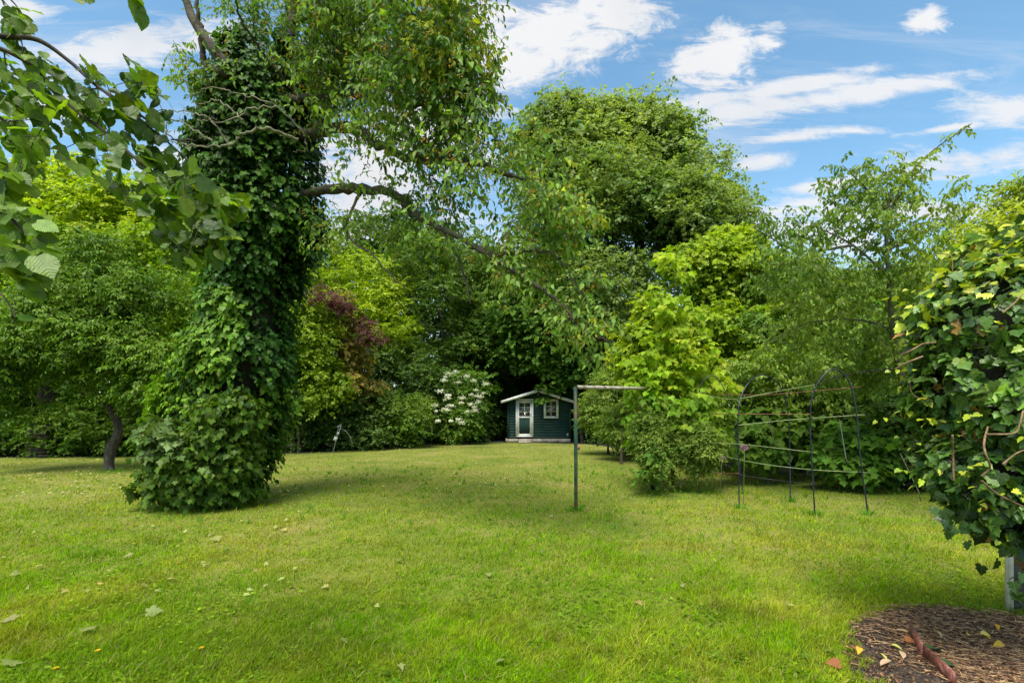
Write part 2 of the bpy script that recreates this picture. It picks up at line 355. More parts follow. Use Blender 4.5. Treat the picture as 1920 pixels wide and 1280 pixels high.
# ================================================================== ground
def inpoly(P, poly):
    x, y = P[:, 0], P[:, 1]; c = np.zeros(len(P), bool); n = len(poly)
    for i in range(n):
        (x1, y1), (x2, y2) = poly[i][:2], poly[(i+1) % n][:2]
        c ^= ((y1 > y) != (y2 > y)) & (x < (x2-x1)*(y-y1)/(y2-y1+1e-12)+x1)
    return c
edge = [G(-300, 868), G(0, 858), G(200, 856), G(380, 852), G(540, 850), (G(600, 848)), G(660, 843), G(740, 837), G(830, 831), G(950, 829.5), G(1080, 832), G(1130, 836), G(1190, 848),
        G(1300, 872), G(1400, 873), G(1500, 884), G(1620, 906), G(1745, 922), G(1850, 945), G(2100, 985)]
ex = smooth_path(edge, 6); ex[1:-1, 1] += .12*fnoise(ex[1:-1]*3, 1.)
lawn_poly = np.vstack([ex, [[9, 4, 0], [9, -6, 0], [-16, -6, 0]]])
M_lawn, t, b = mat('lawn_thatch'); co = tn(t, 'ShaderNodeTexCoord')
n_ = tn(t, 'ShaderNodeTexNoise', i_Scale=.55, i_Detail=8., i_Roughness=.7); t.links.new(co.outputs['Object'], n_.inputs['Vector'])
t.links.new(ramp(t, n_.outputs['Fac'], [(.3, (.07, .11, .006)), (.5, (.14, .16, .014)), (.68, (.22, .19, .05))]), b.inputs['Base Color'])
b.inputs['Roughness'].default_value = .95
gx = np.array([[-400, -60, 0], [400, -60, 0], [400, 1500, 0], [-400, 1500, 0]], float)
tag(link_mesh('ground', gx, np.array([[0, 1, 2, 3]]), M_soil), kind='structure')
tag(link_mesh('lawn', lawn_poly+[0, 0, .004], np.array([list(range(len(lawn_poly)))]), M_lawn), kind='structure')
# soil bed, bottom right
bed = [G(1570, 1215), G(1600, 1178), G(1640, 1150), G(1700, 1138), G(1780, 1140), G(1850, 1150), G(1925, 1158), G(2200, 1170), np.array([6, 1.6, 0]), np.array([2.0, 1.6, 0]), G(1640, 1300), G(1590, 1262)]
bp_ = smooth_path(bed, 8); bp_[:, :2] += .025*np.column_stack([fnoise(bp_*9, 1.), fnoise(bp_*9+5, 1.)])
M_bed = noisy('bed_soil', [(.35, (.018, .012, .009)), (.52, (.045, .03, .022)), (.64, (.09, .06, .04)), (.76, (.26, .19, .12))], 22, .95, 1., 55, detail=10, dist=.03)
cb_ = np.array([3.3, 2.6, 0.]); rings = [bp_*(1-s)+cb_*s for s in (0, .06, .14, .3, .5, .75)]; bv = np.vstack(rings)
nb_ = len(bp_); hgt = np.concatenate([np.full(nb_, h) for h in (.008, .012, .02, .028, .03, .035)]); bv[:, 2] = hgt+.008*fnoise(bv*8, 1.)*(hgt > .01)
bq = [[k*nb_+i, k*nb_+(i+1) % nb_, (k+1)*nb_+(i+1) % nb_, (k+1)*nb_+i] for k in range(5) for i in range(nb_)]
bf = [np.array(bq), np.array([[5*nb_+i for i in range(nb_)]])]
tag(link_mesh('soil_bed', bv, bf, M_bed), kind='structure')
# ---- grass: blades over the whole lawn, closer together near the viewer
def lawn_cols(P):
    q = P*np.array([1, 1, 0]); a = fnoise(q, .9); b2 = fnoise(q+7, .3); dry = np.clip(.38+.3*a+.32*b2, 0, 1)[:, None]
    c = np.array([.185, .33, .003])*(1-dry)+np.array([.325, .345, .028])*dry
    c = c*(1+.16*fnoise(q+90, .22)+.1*fnoise(q+60, .09))[:, None]; lush = np.clip(fnoise(q+31, 2.2)-.25, 0, 1)[:, None]; c = c*(1-.6*lush)+np.array([.12, .27, .006])*.6*lush
    return c
n = 620000; py = HY+14+(1325-HY-14)*rng.random(n)**.8+44; px = rng.uniform(-250, 2150, n)
Yg = CZ*F/(py-HY); P = np.column_stack([(px-HX)/F*Yg, Yg, np.full(n, .003)])
jt = P+.07*np.column_stack([fnoise(P*7, 1.), fnoise(P*7+3, 1.), P[:, 0]*0]); P = P[inpoly(P, lawn_poly) & ~inpoly(jt, (bp_[:, :2]-[3.2, 2.6])*.975+[3.2, 2.6])]
P = P[rng.random(len(P)) < np.clip(1.05+.35*fnoise(P*np.array([1, 1, 0])+3, .25), .25, 1)]
n = len(P); Yg = P[:, 1]; tall = np.clip(1+.3*fnoise(P+11, .7)+.3*fnoise(P+5, .16), .45, 2.)
h = np.clip(rng.gamma(5, .0065, n), .012, .1)*tall*.84; wd = np.maximum(.0022, .00055*Yg)*rng.uniform(.7, 1.4, n)
a = rng.uniform(0, 6.28, n); S = np.column_stack([np.cos(a), np.sin(a), np.zeros(n)]); S[:, 0] = np.where(np.abs(S[:, 0]) < .4, np.sign(S[:, 0]+1e-6)*.5, S[:, 0])
ln = rnd(n)*[1, 1, 0]*.5+[.25, .05, 0]; tip = P+h[:, None]*(np.array([0, 0, 1.])+ln*1.1); mid = P+h[:, None]*(np.array([0, 0, .6])+ln*.35)
v = np.stack([P-S*wd[:, None], P+S*wd[:, None], mid+S*wd[:, None]*.8, mid-S*wd[:, None]*.8, tip], 1).reshape(-1, 3)
i = np.arange(n)[:, None]*5; c = lawn_cols(P)*rng.uniform(.5, 1.5, (n, 1))
straw = rng.random(n) < .1; c[straw] = np.array([.42, .36, .14])*rng.uniform(.6, 1.1, (straw.sum(), 1))
tag(link_mesh('grass', v, [i+np.array([[0, 1, 2, 3]]), i+np.array([[3, 2, 4]])], M_grass, None, np.repeat(c, 5, 0)), kind='stuff')
# clover and small broad weeds in the turf
n = 34000; py = rng.uniform(HY+75, 1320, n); px = rng.uniform(-200, 2100, n); Yg = CZ*F/(py-HY); P = np.column_stack([(px-HX)/F*Yg, Yg, rng.uniform(.012, .035, n)])
P = P[inpoly(P, lawn_poly) & ~inpoly(P, bp_[:, :2]) & (fnoise(P*[1, 1, 0]+40, .5) > .12)]; lb = LB()
lb.add(P, rnd(len(P))*[1, 1, .2], np.array([0, 0, 1.])+rnd(len(P))*.3, rng.uniform(.012, .034, len(P)), 'ivyh', tints(P, [(.07, .17, .012), (.17, .30, .025)]))
tag(lb.build('clover', M_soft, None), kind='stuff')

# ================================================================== shed
M_teal = noisy('teal_paint', [(.3, (.004, .026, .020)), (.7, (.008, .046, .037))], 6, .8, .25, 18, (1, 1, 4))
M_white = noisy('white_paint', [(.25, (.55, .55, .5)), (.6, (.8, .8, .76))], 9, .5, .15)
M_conc = noisy('concrete', [(.3, (.17, .15, .11)), (.55, (.33, .29, .23)), (.8, (.45, .41, .34))], 7, .9, .5)
M_felt = noisy('roof_felt', [(.3, (.02, .02, .018)), (.7, (.06, .06, .045))], 12, .9, .6)
M_black = noisy('black_metal', [(.3, (.008, .009, .012)), (.7, (.03, .032, .04))], 25, .4, .1, metallic=.3)
M_grey = noisy('grey_metal', [(.3, (.3, .3, .3)), (.7, (.55, .55, .55))], 30, .4, .1, metallic=.6)
M_room = noisy('dark_interior', [(.3, (.015, .011, .008)), (.7, (.035, .026, .02))], 3, .9, 0)
M_glass, t, b = mat('window_glass'); b.inputs['Base Color'].default_value = (.9, .95, .95, 1); b.inputs['Roughness'].default_value = .03
gl = tn(t, 'ShaderNodeBsdfGlossy'); gl.inputs['Roughness'].default_value = .02; tr = tn(t, 'ShaderNodeBsdfTransparent'); ms = tn(t, 'ShaderNodeMixShader', i_0=.12)
t.links.new(tr.outputs[0], ms.inputs[1]); t.links.new(gl.outputs[0], ms.inputs[2]); t.links.new(ms.outputs[0], t.nodes['Material Output'].inputs['Surface'])
SY = 24.4; s_ = SY/F
def sx(px): return (px-HX)*s_
def sz(py): return max(0, CZ+(HY-py)*s_)
x0, x1 = sx(951), sx(1071); zb, ze = sz(822), sz(751); xr = (x0+x1)/2-.08; zr = sz(735); D_ = 2.6
shed = thing('garden_shed', (xr, SY, 0), 'small dark green wooden garden shed with white trimmed door and window under the trees', 'shed')
mb = MB()
# front wall of weatherboards with openings left for door and window
dx0, dx1, dzt, dzb = sx(967), sx(1000), sz(747.5), sz(818); wx0, wx1, wzt, wzb = sx(1019.5), sx(1047), sz(748), sz(784)
bh = .135; z = zb
def roofz(x): return zr-abs(x-xr)*(zr-ze)/(x1-xr)
while z < zr-.02:
    zt = min(z+bh, zr); zm = (z+zt)/2; half = (x1-xr) if zt <= ze else max(.05, (zr-zm)/((zr-ze)/(x1-xr)))
    a0, a1 = max(x0, xr-half), min(x1, xr+half); cuts = [(a0, a1)]
    for (c0_, c1_, lo, hi) in ((dx0+.02, dx1-.02, dzb, dzt), (wx0+.02, wx1-.02, wzb, wzt)):
        if zm > lo-.05 and zm < hi: cuts = [s for (p, q) in cuts for s in ((p, min(q, c0_)), (max(p, c1_), q)) if s[1]-s[0] > .02]
    for p, q in cuts: mb.box(((p+q)/2, SY+.018, zm), (q-p, .028, zt-z-.007), rx=.05)
    z += bh
for sgn, x in ((-1, x0), (1, x1)): 
    z = zb
    while z < ze: mb.box((x-sgn*.02, SY+D_/2+.03, z+bh/2), (.03, D_, bh-.006)); z += bh
mb.box(((x0+x1)/2, SY+D_+.05, (zb+ze)/2), (x1-x0, .03, ze-zb)); mb.poly([(x0, SY+D_+.03, ze+.003), (x1, SY+D_+.03, ze+.003), (xr, SY+D_+.03, zr)], (0, .03, 0))
for x in (x0+.06, x1-.06): mb.box((x, SY-.015, (zb+ze)/2), (.09, .04, ze-zb))
mb.build('wall', M_teal, shed)
MB().box(((x0+x1)/2, SY+1.2, zb+.01), (x1-x0-.1, 2.2, .03)).box(((x0+x1)/2, SY+1.9, (zb+ze)/2), (x1-x0-.1, .03, ze-zb-.06)).build('interior', M_room, shed)
mb = MB(); y0, y1 = SY-.42, SY+D_+.2
eL, eR, rg = (sx(940)*.985, sz(752)), (sx(1077)*.985, sz(752)), (xr, sz(730.5)+.0)
for (ex_, ez) in (eL, eR): mb.poly([(ex_, y0, ez), (rg[0], y0, rg[1]), (rg[0], y0, rg[1]-.035), (ex_, y0, ez-.035)], (0, y1-y0, 0))
roof = mb.build('roof', M_felt, shed)
for (ex_, ez) in (eL, eR):
    sgn = 1 if ex_ > xr else -1; gap = .075*sgn; k = (ez-rg[1])/(ex_-rg[0])
    MB().poly([(ex_+.02*sgn, y0-.03, ez+.012), (rg[0]+gap, y0-.03, rg[1]+.012+k*gap), (rg[0]+gap, y0-.03, rg[1]-.13+k*gap), (ex_+.02*sgn, y0-.03, ez-.125)], (0, .027, 0)).build('fascia_board', M_white, shed)
# white letter plate at the ridge reading E
pl = MB().box((xr, y0-.04, rg[1]-.05), (.17, .03, .19)).build('letter_plate', M_white, shed)
MB().box((xr, y0-.012, rg[1]-.05), (.27, .03, .22)).build('plate_backing', M_black, shed)
e = MB(); ez_ = rg[1]-.06
e.box((xr-.028, y0-.058, ez_), (.03, .008, .14))
for dz_ in (.056, 0, -.056): e.box((xr+.008, y0-.058, ez_+dz_), (.066, .008, .026))
e.build('letter', M_black, pl)
# lamp under the gable
lm = MB().tube([(xr+.03, SY-.005, sz(739)), (xr+.03, SY-.09, sz(739))], [.05, .045], 12).tube([(xr+.03, SY-.09, sz(739)-.02), (xr+.03, SY-.1, sz(739)+.03)], [.06, .03], 10).build('lamp', M_grey, shed, True)
def frame(mb, a, b, lo, hi, wdt, y, th, bottom=None):
    mb.box((a+wdt/2, y, (lo+hi)/2), (wdt, th, hi-lo)); mb.box((b-wdt/2, y, (lo+hi)/2), (wdt, th, hi-lo))
    mb.box(((a+b)/2, y-.002, hi-wdt/2), (b-a-2*wdt+.004, th, wdt)); mb.box(((a+b)/2, y-.002, lo+(bottom or wdt)/2), (b-a-2*wdt+.004, th, bottom or wdt))
door = MB(); lf0, lf1 = dx0+.075, dx1-.075; top = dzt-.1; mid_ = sz(782)
frame(door, lf0, lf1, dzb+.03, top, .1, SY-.01, .04, .1); door.box(((lf0+lf1)/2, SY-.012, mid_), (lf1-lf0-.19, .04, .085))
dr = door.build('door', M_white, shed)
fr = MB(); frame(fr, dx0, dx1, dzb-.02, dzt, .072, SY-.02, .07, .05); fr.build('door_frame', M_white, shed)
pn = MB(); nx = 6; wv = (lf1-lf0-.2)/nx
for i in range(nx): pn.box((lf0+.1+wv*(i+.5), SY+.004, (dzb+.12+mid_-.04)/2), (wv-.006, .018, mid_-.04-dzb-.12))
pn.build('door_panel', M_teal, dr)
MB().box(((lf0+lf1)/2, SY, (mid_+.04+top-.1)/2), (lf1-lf0-.2, .006, top-.1-mid_-.04)).build('glass', M_glass, dr)
def muntins(a, b, lo, hi, par):
    g = MB(); g.box(((a+b)/2, SY-.014, (lo+hi)/2), (.022, .02, hi-lo))
    for k in (1, 2):
        for s in (-1, 1): g.box(((a+b)/2+s*((b-a)/4+.005), SY-.014, lo+(hi-lo)*k/3), ((b-a)/2-.012, .02, .022))
    g.build('glazing_bar', M_white, par)
muntins(lf0+.1, lf1-.1, mid_+.04, top-.1, dr)
MB().box((lf1-.05, SY-.037, mid_+.1), (.03, .012, .2)).tube([(lf1-.05, SY-.04, mid_+.15), (lf1-.05, SY-.075, mid_+.15), (lf1-.1, SY-.075, mid_+.15)], .01, 8).build('handle', M_grey, dr)
wd_ = MB(); frame(wd_, wx0, wx1, wzb, wzt, .07, SY-.02, .07); frame(wd_, wx0+.073, wx1-.073, wzb+.073, wzt-.073, .045, SY-.012, .05)
wn = wd_.build('window', M_white, shed)
MB().box(((wx0+wx1)/2, SY, (wzb+wzt)/2), (wx1-wx0-.24, .006, wzt-wzb-.24)).build('glass', M_glass, wn)
muntins(wx0+.118, wx1-.118, wzb+.118, wzt-.118, wn)
MB().box((sx(1064), SY-.02, sz(815)), (.1, .03, .17)).build('vent', noisy('vent_grey', [(.3, (.12, .16, .16)), (.7, (.2, .24, .24))], 9, .6, .1), shed)
fd = MB(); k = 0
for (a, b_) in ((948, 972), (972.3, 999.5), (1000, 1026), (1026.3, 1048), (1048.3, 1069)):
    fd.box(((sx(a)+sx(b_))/2, SY+.35, (zb-.01)/2), (sx(b_)-sx(a), .9-.01*(k % 2), zb-.012+.004*(k % 3))); k += 1
fd.build('foundation', M_conc, shed)
MB().box((sx(984), SY-.33, .05), (.62, .42, .1)).build('step', M_conc, shed)
M_brick = noisy('brick', [(.3, (.2, .07, .045)), (.7, (.4, .2, .14))], 14, .9, .5)
p = G(1083, 843); o = MB().box((p[0], p[1], .11), (.1, .2, .21), rz=.3).build('brick', M_brick); tag(o, 'single reddish brick standing on end beside the shed', 'brick')
p = G(925, 829); o = MB().box((p[0]-.3, p[1]+.1, .02), (1.5, .6, .03)).build('paving_slab', noisy('green_slab', [(.3, (.03, .06, .05)), (.7, (.08, .12, .09))], 9, .8, .3)); tag(o, 'dull green flat slab lying left of the shed foundation', 'slab')

# ================================================================== frame, arches, canes
M_pole = noisy('green_pole', [(.3, (.015, .05, .03)), (.48, (.04, .11, .07)), (.56, (.13, .17, .12)), (.62, (.24, .10, .05)), (.72, (.3, .3, .25))], 9, .6, .4, 40, (1, 1, .35))
M_bar = noisy('weathered_bar', [(.3, (.10, .08, .04)), (.45, (.3, .26, .17)), (.58, (.5, .47, .4)), (.68, (.14, .08, .04))], 13, .7, .5, 30, (.35, 1, 1))
p0 = G(1080, 958); PY = p0[1]; zt = CZ+(HY-724)/F*PY
fr = thing('pipe_frame', (p0[0], PY, 0), 'tall weathered green metal pipe frame with a pale crossbar standing on the lawn', 'pipe frame')
MB().tube([(p0[0]-.012, PY, zt-.003), (p0[0]-.004, PY, zt*.6), (p0[0]+.0, PY, -.05)], .029, 14, .03).build('post', M_pole, fr, True)
far = W(1222, 727, PY+2.1); MB().tube([(p0[0]+.01, PY+.001, zt-.012), (p0[0]+.7, PY+.55, zt+.0), (far[0], far[1], far[2]-.015)], [.029, .029, .03], 12, .04).build('crossbar', M_bar, fr, True)
MB().tube([(far[0]-.03, far[1]+.02, far[2]+.06), (far[0]+.03, far[1]+.02, -.02)], .045, 10).box((far[0]-.03, far[1]+.02, far[2]+.06), (.17, .13, .05)).build('post', M_black, fr)
M_hoop = noisy('hoop_metal', [(.35, (.008, .01, .018)), (.65, (.03, .036, .055))], 20, .38, .1, metallic=.2)
arch = thing('garden_arch', G(1480, 955), 'black metal garden arch of three round hoops tied with canes on the lawn', 'garden arch')
def hoop(pts, r=.012):
    P = smooth_path(pts, 10); MB().tube(P, r, 8).build('hoop', M_hoop, arch, True)
def dep(a, Y): return W(a[0], a[1], Y)
Yf = CZ*F/(965-HY); Yb = CZ*F/(950-HY)
hoop([dep((1528, 968), Yf), dep((1522, 860), Yf), dep((1519, 790), Yf), dep((1524, 740), Yf), dep((1543, 705), Yf), dep((1566, 692), Yf), dep((1590, 712), Yf), dep((1604, 760), Yf), dep((1612, 850), Yf), dep((1628, 966), Yf)], .0112)
hoop([dep((1386, 953), Yb), dep((1385, 860), Yb), dep((1384, 780), Yb), dep((1390, 742), Yb+.1), dep((1408, 713), Yb+.2), dep((1435, 703), Yb+.3), dep((1465, 728), Yb+.4), dep((1478, 780), Yb+.45), dep((1481, 860), Yb+.5), dep((1482, 941), CZ*F/(941-HY))], .0105)
Yc = CZ*F/(925-HY)
hoop([dep((1310, 915), Yc), dep((1308, 800), Yc), dep((1312, 730), Yc), dep((1330, 705), Yc), dep((1352, 718), Yc), dep((1372, 770), Yc), dep((1384, 850), Yc), dep((1393, 926), Yc)], .009)
hoop([dep((1354, 916), Yc+.5), dep((1350, 850), Yc+.4), dep((1346, 780), Yc+.3), dep((1340, 745), Yc+.2), dep((1312, 735), Yc)], .007)
for (x, y, Y) in ((1385, 888, Yb), (1384, 777, Yb), (1526, 722, Yf), (1520, 783, Yf), (1521, 908, Yf), (1612, 885, Yf), (1604, 780, Yf)):
    q = dep((x, y), Y); MB().box(q, (.03, .034, .024), rz=.2).build('clamp', M_black, arch)
M_cane = noisy('green_cane', [(.3, (.12, .16, .05)), (.6, (.27, .34, .14)), (.8, (.42, .45, .28))], 12, .55, .3)
M_rust = noisy('rusty_rod', [(.3, (.09, .035, .02)), (.6, (.25, .1, .055)), (.8, (.35, .2, .13))], 14, .8, .3)
canes = [([(1330, 742, Yc), (1375, 748, Yb), (1450, 735, 7.8), (1528, 721, Yf-.03)], 'g', 'green cane tied from the middle hoop up to the front hoop near its top'),
         ([(1345, 739, Yc-.1), (1430, 740, 8.2), (1500, 735, 7.9), (1614, 725, 7.6)], 'r', 'brown cane running just under the tops of the arch hoops'),
         ([(1325, 776, Yc), (1384, 776, Yb-.03), (1520, 776, Yf-.03)], 'r', 'straight rust brown rod at shoulder height on the arch'),
         ([(1385, 797, Yb-.03), (1480, 787, 7.9), (1622, 777, Yf-.03)], 'g', 'pale green cane sloping up across the middle of the arch'),
         ([(1320, 830, Yc), (1384, 832, Yb-.03), (1530, 848, Yf-.03)], 'g', 'green cane sloping down to the front hoop below the purple flower'),
         ([(1345, 852, Yc), (1420, 868, 8.2), (1520, 880, 7.7), (1633, 886, Yf-.03)], 'g', 'long bowed green cane crossing low over the whole arch'),
         ([(1322, 881, Yc), (1350, 887, 8.6), (1385, 887, Yb-.03)], 'r', 'short thick brown cane joining the hoop next to the round bush'),
         ([(1384, 889, Yb-.03), (1450, 899, 7.9), (1532, 907, Yf-.03)], 'k', 'thin dark lowest cane between the two nearest hoops')]
for pts, c, lab in canes:
    P = smooth_path([dep((a, b), Y) for a, b, Y in pts], 6); r = {'g': .0062, 'r': .0065, 'k': .005}[c]
    o = MB().tube(P, np.linspace(r, r*.7, len(P)), 7, .08).build('garden_cane', {'g': M_cane, 'r': M_rust, 'k': M_black}[c], None, True); tag(o, lab, 'cane', 'canes tied across the arch')
for a, b_, lab, col in (((1439, 778, 10.2), (1455, 842, 10.2), 'pale stick leaning among the leaves seen between the two left hoops', M_deadwood), ((1574, 786, 9.3), (1585, 852, 9.3), 'grey thin stake in the dark gap seen through the front hoop', M_grey), ((1688, 850, 8.3), (1722, 920, 8.3), 'thin bare stick leaning in front of the dark hedge gap', M_deadwood)):
    o = MB().tube([W(*a), W(*b_), W(b_[0]+5, b_[1]+20, b_[2])], .009, 6).build('stake', col); tag(o, lab, 'stake')
M_pet = leafmat('purple_petal', .6, .3)
for px_, py_, Y, lab in ((1396, 839, 8.3, 'purple globe flower beside the middle hoop of the arch'), (1353, 858, 9.0, 'smaller purple flower against the round bush')):
    c_ = W(px_, py_, Y); o = thing('allium_flower', (c_[0], Y, 0), lab, 'flower', 'purple flowers by the arch'); lb = LB(); v = unit(rnd(160)); P = c_+v*.045*[1, 1, .75]
    lb.add(P, v, rnd(160), .022, 'quad', tints(P, [(.3, .12, .3), (.5, .25, .48)])); lb.build('flower_head', M_pet, o); MB().tube([c_, (c_[0]-.02, Y, 0)], .005, 5).build('stalk', M_cane, o)
# metal stake with white box and wire by the round shrubs, left of centre
b0 = G(624, 848); ks = thing('box_stake', b0, 'leaning thin metal stake carrying a small white box and a drooping wire before the bushes', 'metal stake'); Y = b0[1]
MB().tube([b0, W(630, 826, Y), W(640, 797, Y)], .014, 6).tube([W(629, 822, Y-.03), W(636, 797, Y-.05)], .01, 6).build('stake', M_grey, ks)
MB().box(W(629, 822, Y-.06), (.12, .08, .15), ry=.5).box(W(634, 812, Y-.06), (.07, .06, .09), ry=.3).build('box', M_white, ks)
MB().tube(smooth_path([W(636, 803, Y-.03), W(646, 806, Y-.1), (W(655, 816, Y-.1)), W(661, 832, Y-.05)], 6), .008, 5).tube([W(632, 800, Y), W(640, 796, Y)], .03, 6).build('wire', M_grey, ks)
# bench behind the low maple at the foot of the ivy tree
M_plank = noisy('weathered_plank', [(.3, (.07, .05, .035)), (.6, (.2, .15, .11)), (.8, (.3, .25, .2))], 8, .85, .6, 30, (.2, 1, 1))
bc = W(322, 854, 8.5); be = thing('wooden_rail', (bc[0], bc[1], 0), 'short weathered wooden rail half hidden by leaves at the foot of the ivy tree', 'wooden rail')
zs = bc[2]; MB().box((bc[0]+.1, bc[1], zs), (.62, .05, .09)).build('rail', M_plank, be)
for dx_ in (.05, .36): MB().box((bc[0]+dx_, bc[1]+.065, zs/2), (.07, .07, zs+.05)).build('post', M_plank, be)
# rough stone pier deep in the left hedge
sp_ = G(68, 858); st = MB()
for k in range(9): st.box((sp_[0]+rng.normal()*.015, sp_[1]+.2, .06+k*.125), (.6+rng.normal()*.08, .45, .1), rz=rng.normal()*.03)
tag(st.build('stone_pier', noisy('grey_stone', [(.3, (.035, .03, .02)), (.7, (.10, .085, .06))], 7, .9, .6)), 'rough stacked stone pier half buried in the far left hedge', 'stone pier')

# ================================================================== far trees and bushes
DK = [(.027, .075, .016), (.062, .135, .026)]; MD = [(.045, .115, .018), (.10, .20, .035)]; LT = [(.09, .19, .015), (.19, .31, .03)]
YL = [(.145, .275, .014), (.29, .41, .035)]; GY = [(.06, .12, .04), (.13, .21, .08)]
def g0(px, Y): return np.array([(px-HX)/F*Y, Y, 0.])
# the far wood behind everything, one mass
lb = LB(); fw = [LO(x, y, 150, h, Y) for x, y, h, Y in ((-250, 620, 230, 30), (-60, 600, 230, 31), (130, 590, 220, 32), (330, 600, 200, 33), (520, 610, 180, 32), (700, 600, 130, 33), (860, 640, 150, 34), (1020, 650, 150, 34), (900, 740, 110, 33), (1000, 740, 110, 33), (1120, 740, 110, 33), (1230, 720, 110, 32), (1320, 740, 110, 30), (1400, 640, 140, 33), (1560, 640, 110, 30), (1720, 620, 120, 30), (1900, 600, 150, 30), (2100, 600, 180, 30))]
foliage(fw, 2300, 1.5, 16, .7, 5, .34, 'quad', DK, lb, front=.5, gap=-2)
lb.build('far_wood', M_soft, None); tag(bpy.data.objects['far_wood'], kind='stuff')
# low undergrowth closing the gaps between trunks
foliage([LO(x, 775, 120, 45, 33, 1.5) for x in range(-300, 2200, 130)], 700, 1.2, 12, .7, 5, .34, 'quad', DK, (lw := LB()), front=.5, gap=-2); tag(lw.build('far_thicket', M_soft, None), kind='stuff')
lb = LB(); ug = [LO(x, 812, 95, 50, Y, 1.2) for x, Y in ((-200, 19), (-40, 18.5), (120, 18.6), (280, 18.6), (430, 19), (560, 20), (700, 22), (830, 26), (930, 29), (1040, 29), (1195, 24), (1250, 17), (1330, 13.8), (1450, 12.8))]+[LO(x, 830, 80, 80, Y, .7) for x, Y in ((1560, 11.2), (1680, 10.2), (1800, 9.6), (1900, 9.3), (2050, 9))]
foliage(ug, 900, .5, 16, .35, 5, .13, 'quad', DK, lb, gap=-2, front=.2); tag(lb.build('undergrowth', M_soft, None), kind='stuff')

tree('sycamore_tree', 'very tall broad sycamore with a rounded crown rising behind the shed', 'tree', g0(1215, 27), [W(1210, 600, 27), W(1195, 400, 27), W(1190, 260, 27)], .42,
     [LO(1170, 330, 125, 105, 27), LO(1075, 290, 75, 75, 26.5), LO(1045, 225, 38, 38, 26.5), LO(1110, 230, 45, 40, 27), LO(1190, 230, 50, 42, 27), LO(1255, 275, 60, 50, 27), LO(1285, 360, 85, 90, 27), LO(1320, 420, 80, 75, 26), LO(1110, 400, 120, 110, 25), LO(1230, 450, 120, 120, 25), LO(1010, 330, 60, 110, 27), LO(1200, 520, 130, 90, 26), LO(1120, 480, 110, 90, 26), LO(1130, 580, 150, 110, 25), LO(1290, 540, 110, 110, 25), LO(1295, 258, 26, 26, 27)],
     1000, 1.0, 26, .55, 6, .19, 'quad', [(.08, .165, .05), (.20, .30, .12)], M_leaf, GRP_T, 110, gap=-.3, front=.45, gscale=2.4, tscale=2.5)
tree('maple_tree', 'dark green maple whose lowest leaves hang over the shed roof', 'tree', g0(1080, 27.6), [W(1075, 700, 27.4), W(1050, 600, 26)], .22,
     [LO(1020, 590, 100, 75, 24.5), LO(1080, 640, 90, 70, 24), LO(960, 640, 70, 60, 25), LO(1048, 676, 50, 22, 23.9), LO(1120, 700, 70, 45, 24)],
     210, .75, 20, .45, 6, .17, 'lobe', [(.035, .10, .02), (.08, .18, .035)], M_soft, GRP_T, 40, gap=-.3)
# the bough that hangs across the gable
tree('maple_bough_tree', 'slim young maple beside the shed with a bough in front of its window', 'tree', g0(1092, 24.2), [W(1078, 700, 24), W(1062, 640, 23.8)], .07,
     [LO(1030, 733, 14, 16, 23.55, .35), LO(1048, 738, 16, 9, 23.5, .3), LO(1024, 753, 9, 9, 23.5, .2), LO(1045, 712, 30, 14, 23.6, .5), LO(1022, 690, 26, 16, 23.7, .5)], 34, .3, 14, .2, 5, .13, 'lobe', [(.05, .13, .025), (.10, .22, .04)], M_soft, GRP_T, 12)
tree('hawthorn_tree', 'mid green tree with a bare reddish trunk left of the shed', 'tree', g0(833, 24.86), [W(835, 720, 24.86), W(828, 600, 24.86), W(810, 520, 24.86)], .16,
     [LO(800, 520, 80, 70, 24.86), LO(850, 590, 75, 75, 24.29), LO(770, 600, 60, 70, 24.86), LO(820, 660, 60, 45, 23.73), LO(890, 560, 50, 60, 25.99), LO(860, 480, 70, 50, 25.99), LO(770, 480, 60, 60, 27.12)],
     330, .6, 20, .35, 6, .12, 'quad', [(.045, .11, .022), (.11, .2, .05)], M_leaf, GRP_T, 70, gap=-.3)
tree('dark_cypress_tree', 'tall dark tree in the gap between the flowering bush and the shed', 'tree', g0(930, 29), [W(925, 600, 29), W(920, 500, 29)], .25,
     [LO(930, 560, 60, 90, 29), LO(930, 660, 70, 90, 29), LO(980, 700, 70, 60, 29.5), LO(900, 740, 60, 60, 28), LO(760, 450, 60, 50, 30), LO(690, 470, 60, 60, 30)], 330, .8, 16, .4, 5, .2, 'quad', DK, M_soft, GRP_T, 30)
tree('robinia_tree', 'bright yellow green tree right behind the ivy tree', 'tree', g0(640, 23.94), [W(640, 700, 23.94), W(630, 560, 23.94)], .16,
     [LO(620, 500, 70, 60, 23.94), LO(680, 540, 75, 55, 23.31), LO(580, 460, 45, 40, 23.94), LO(725, 600, 50, 70, 22.68), LO(650, 600, 80, 60, 23.94), LO(560, 560, 60, 80, 23.94)],
     330, .5, 22, .35, 7, .1, 'quad', YL, M_leaf, GRP_T, 60, gap=-.4)
tree('copper_plum_tree', 'small purple leaved tree showing between the yellow green trees', 'tree', g0(600, 20.5), [W(605, 700, 20), W(610, 600, 19)], .07,
     [LO(602, 555, 24, 20, 18.0), LO(640, 578, 18, 14, 19), LO(682, 625, 16, 22, 19.5), LO(700, 650, 16, 13, 19.5)], 24, 0.390, 20, 0.325, 6, 0.0975, 'quad', [(.05, .018, .028), (.13, .05, .06)], M_soft, GRP_T, 25)
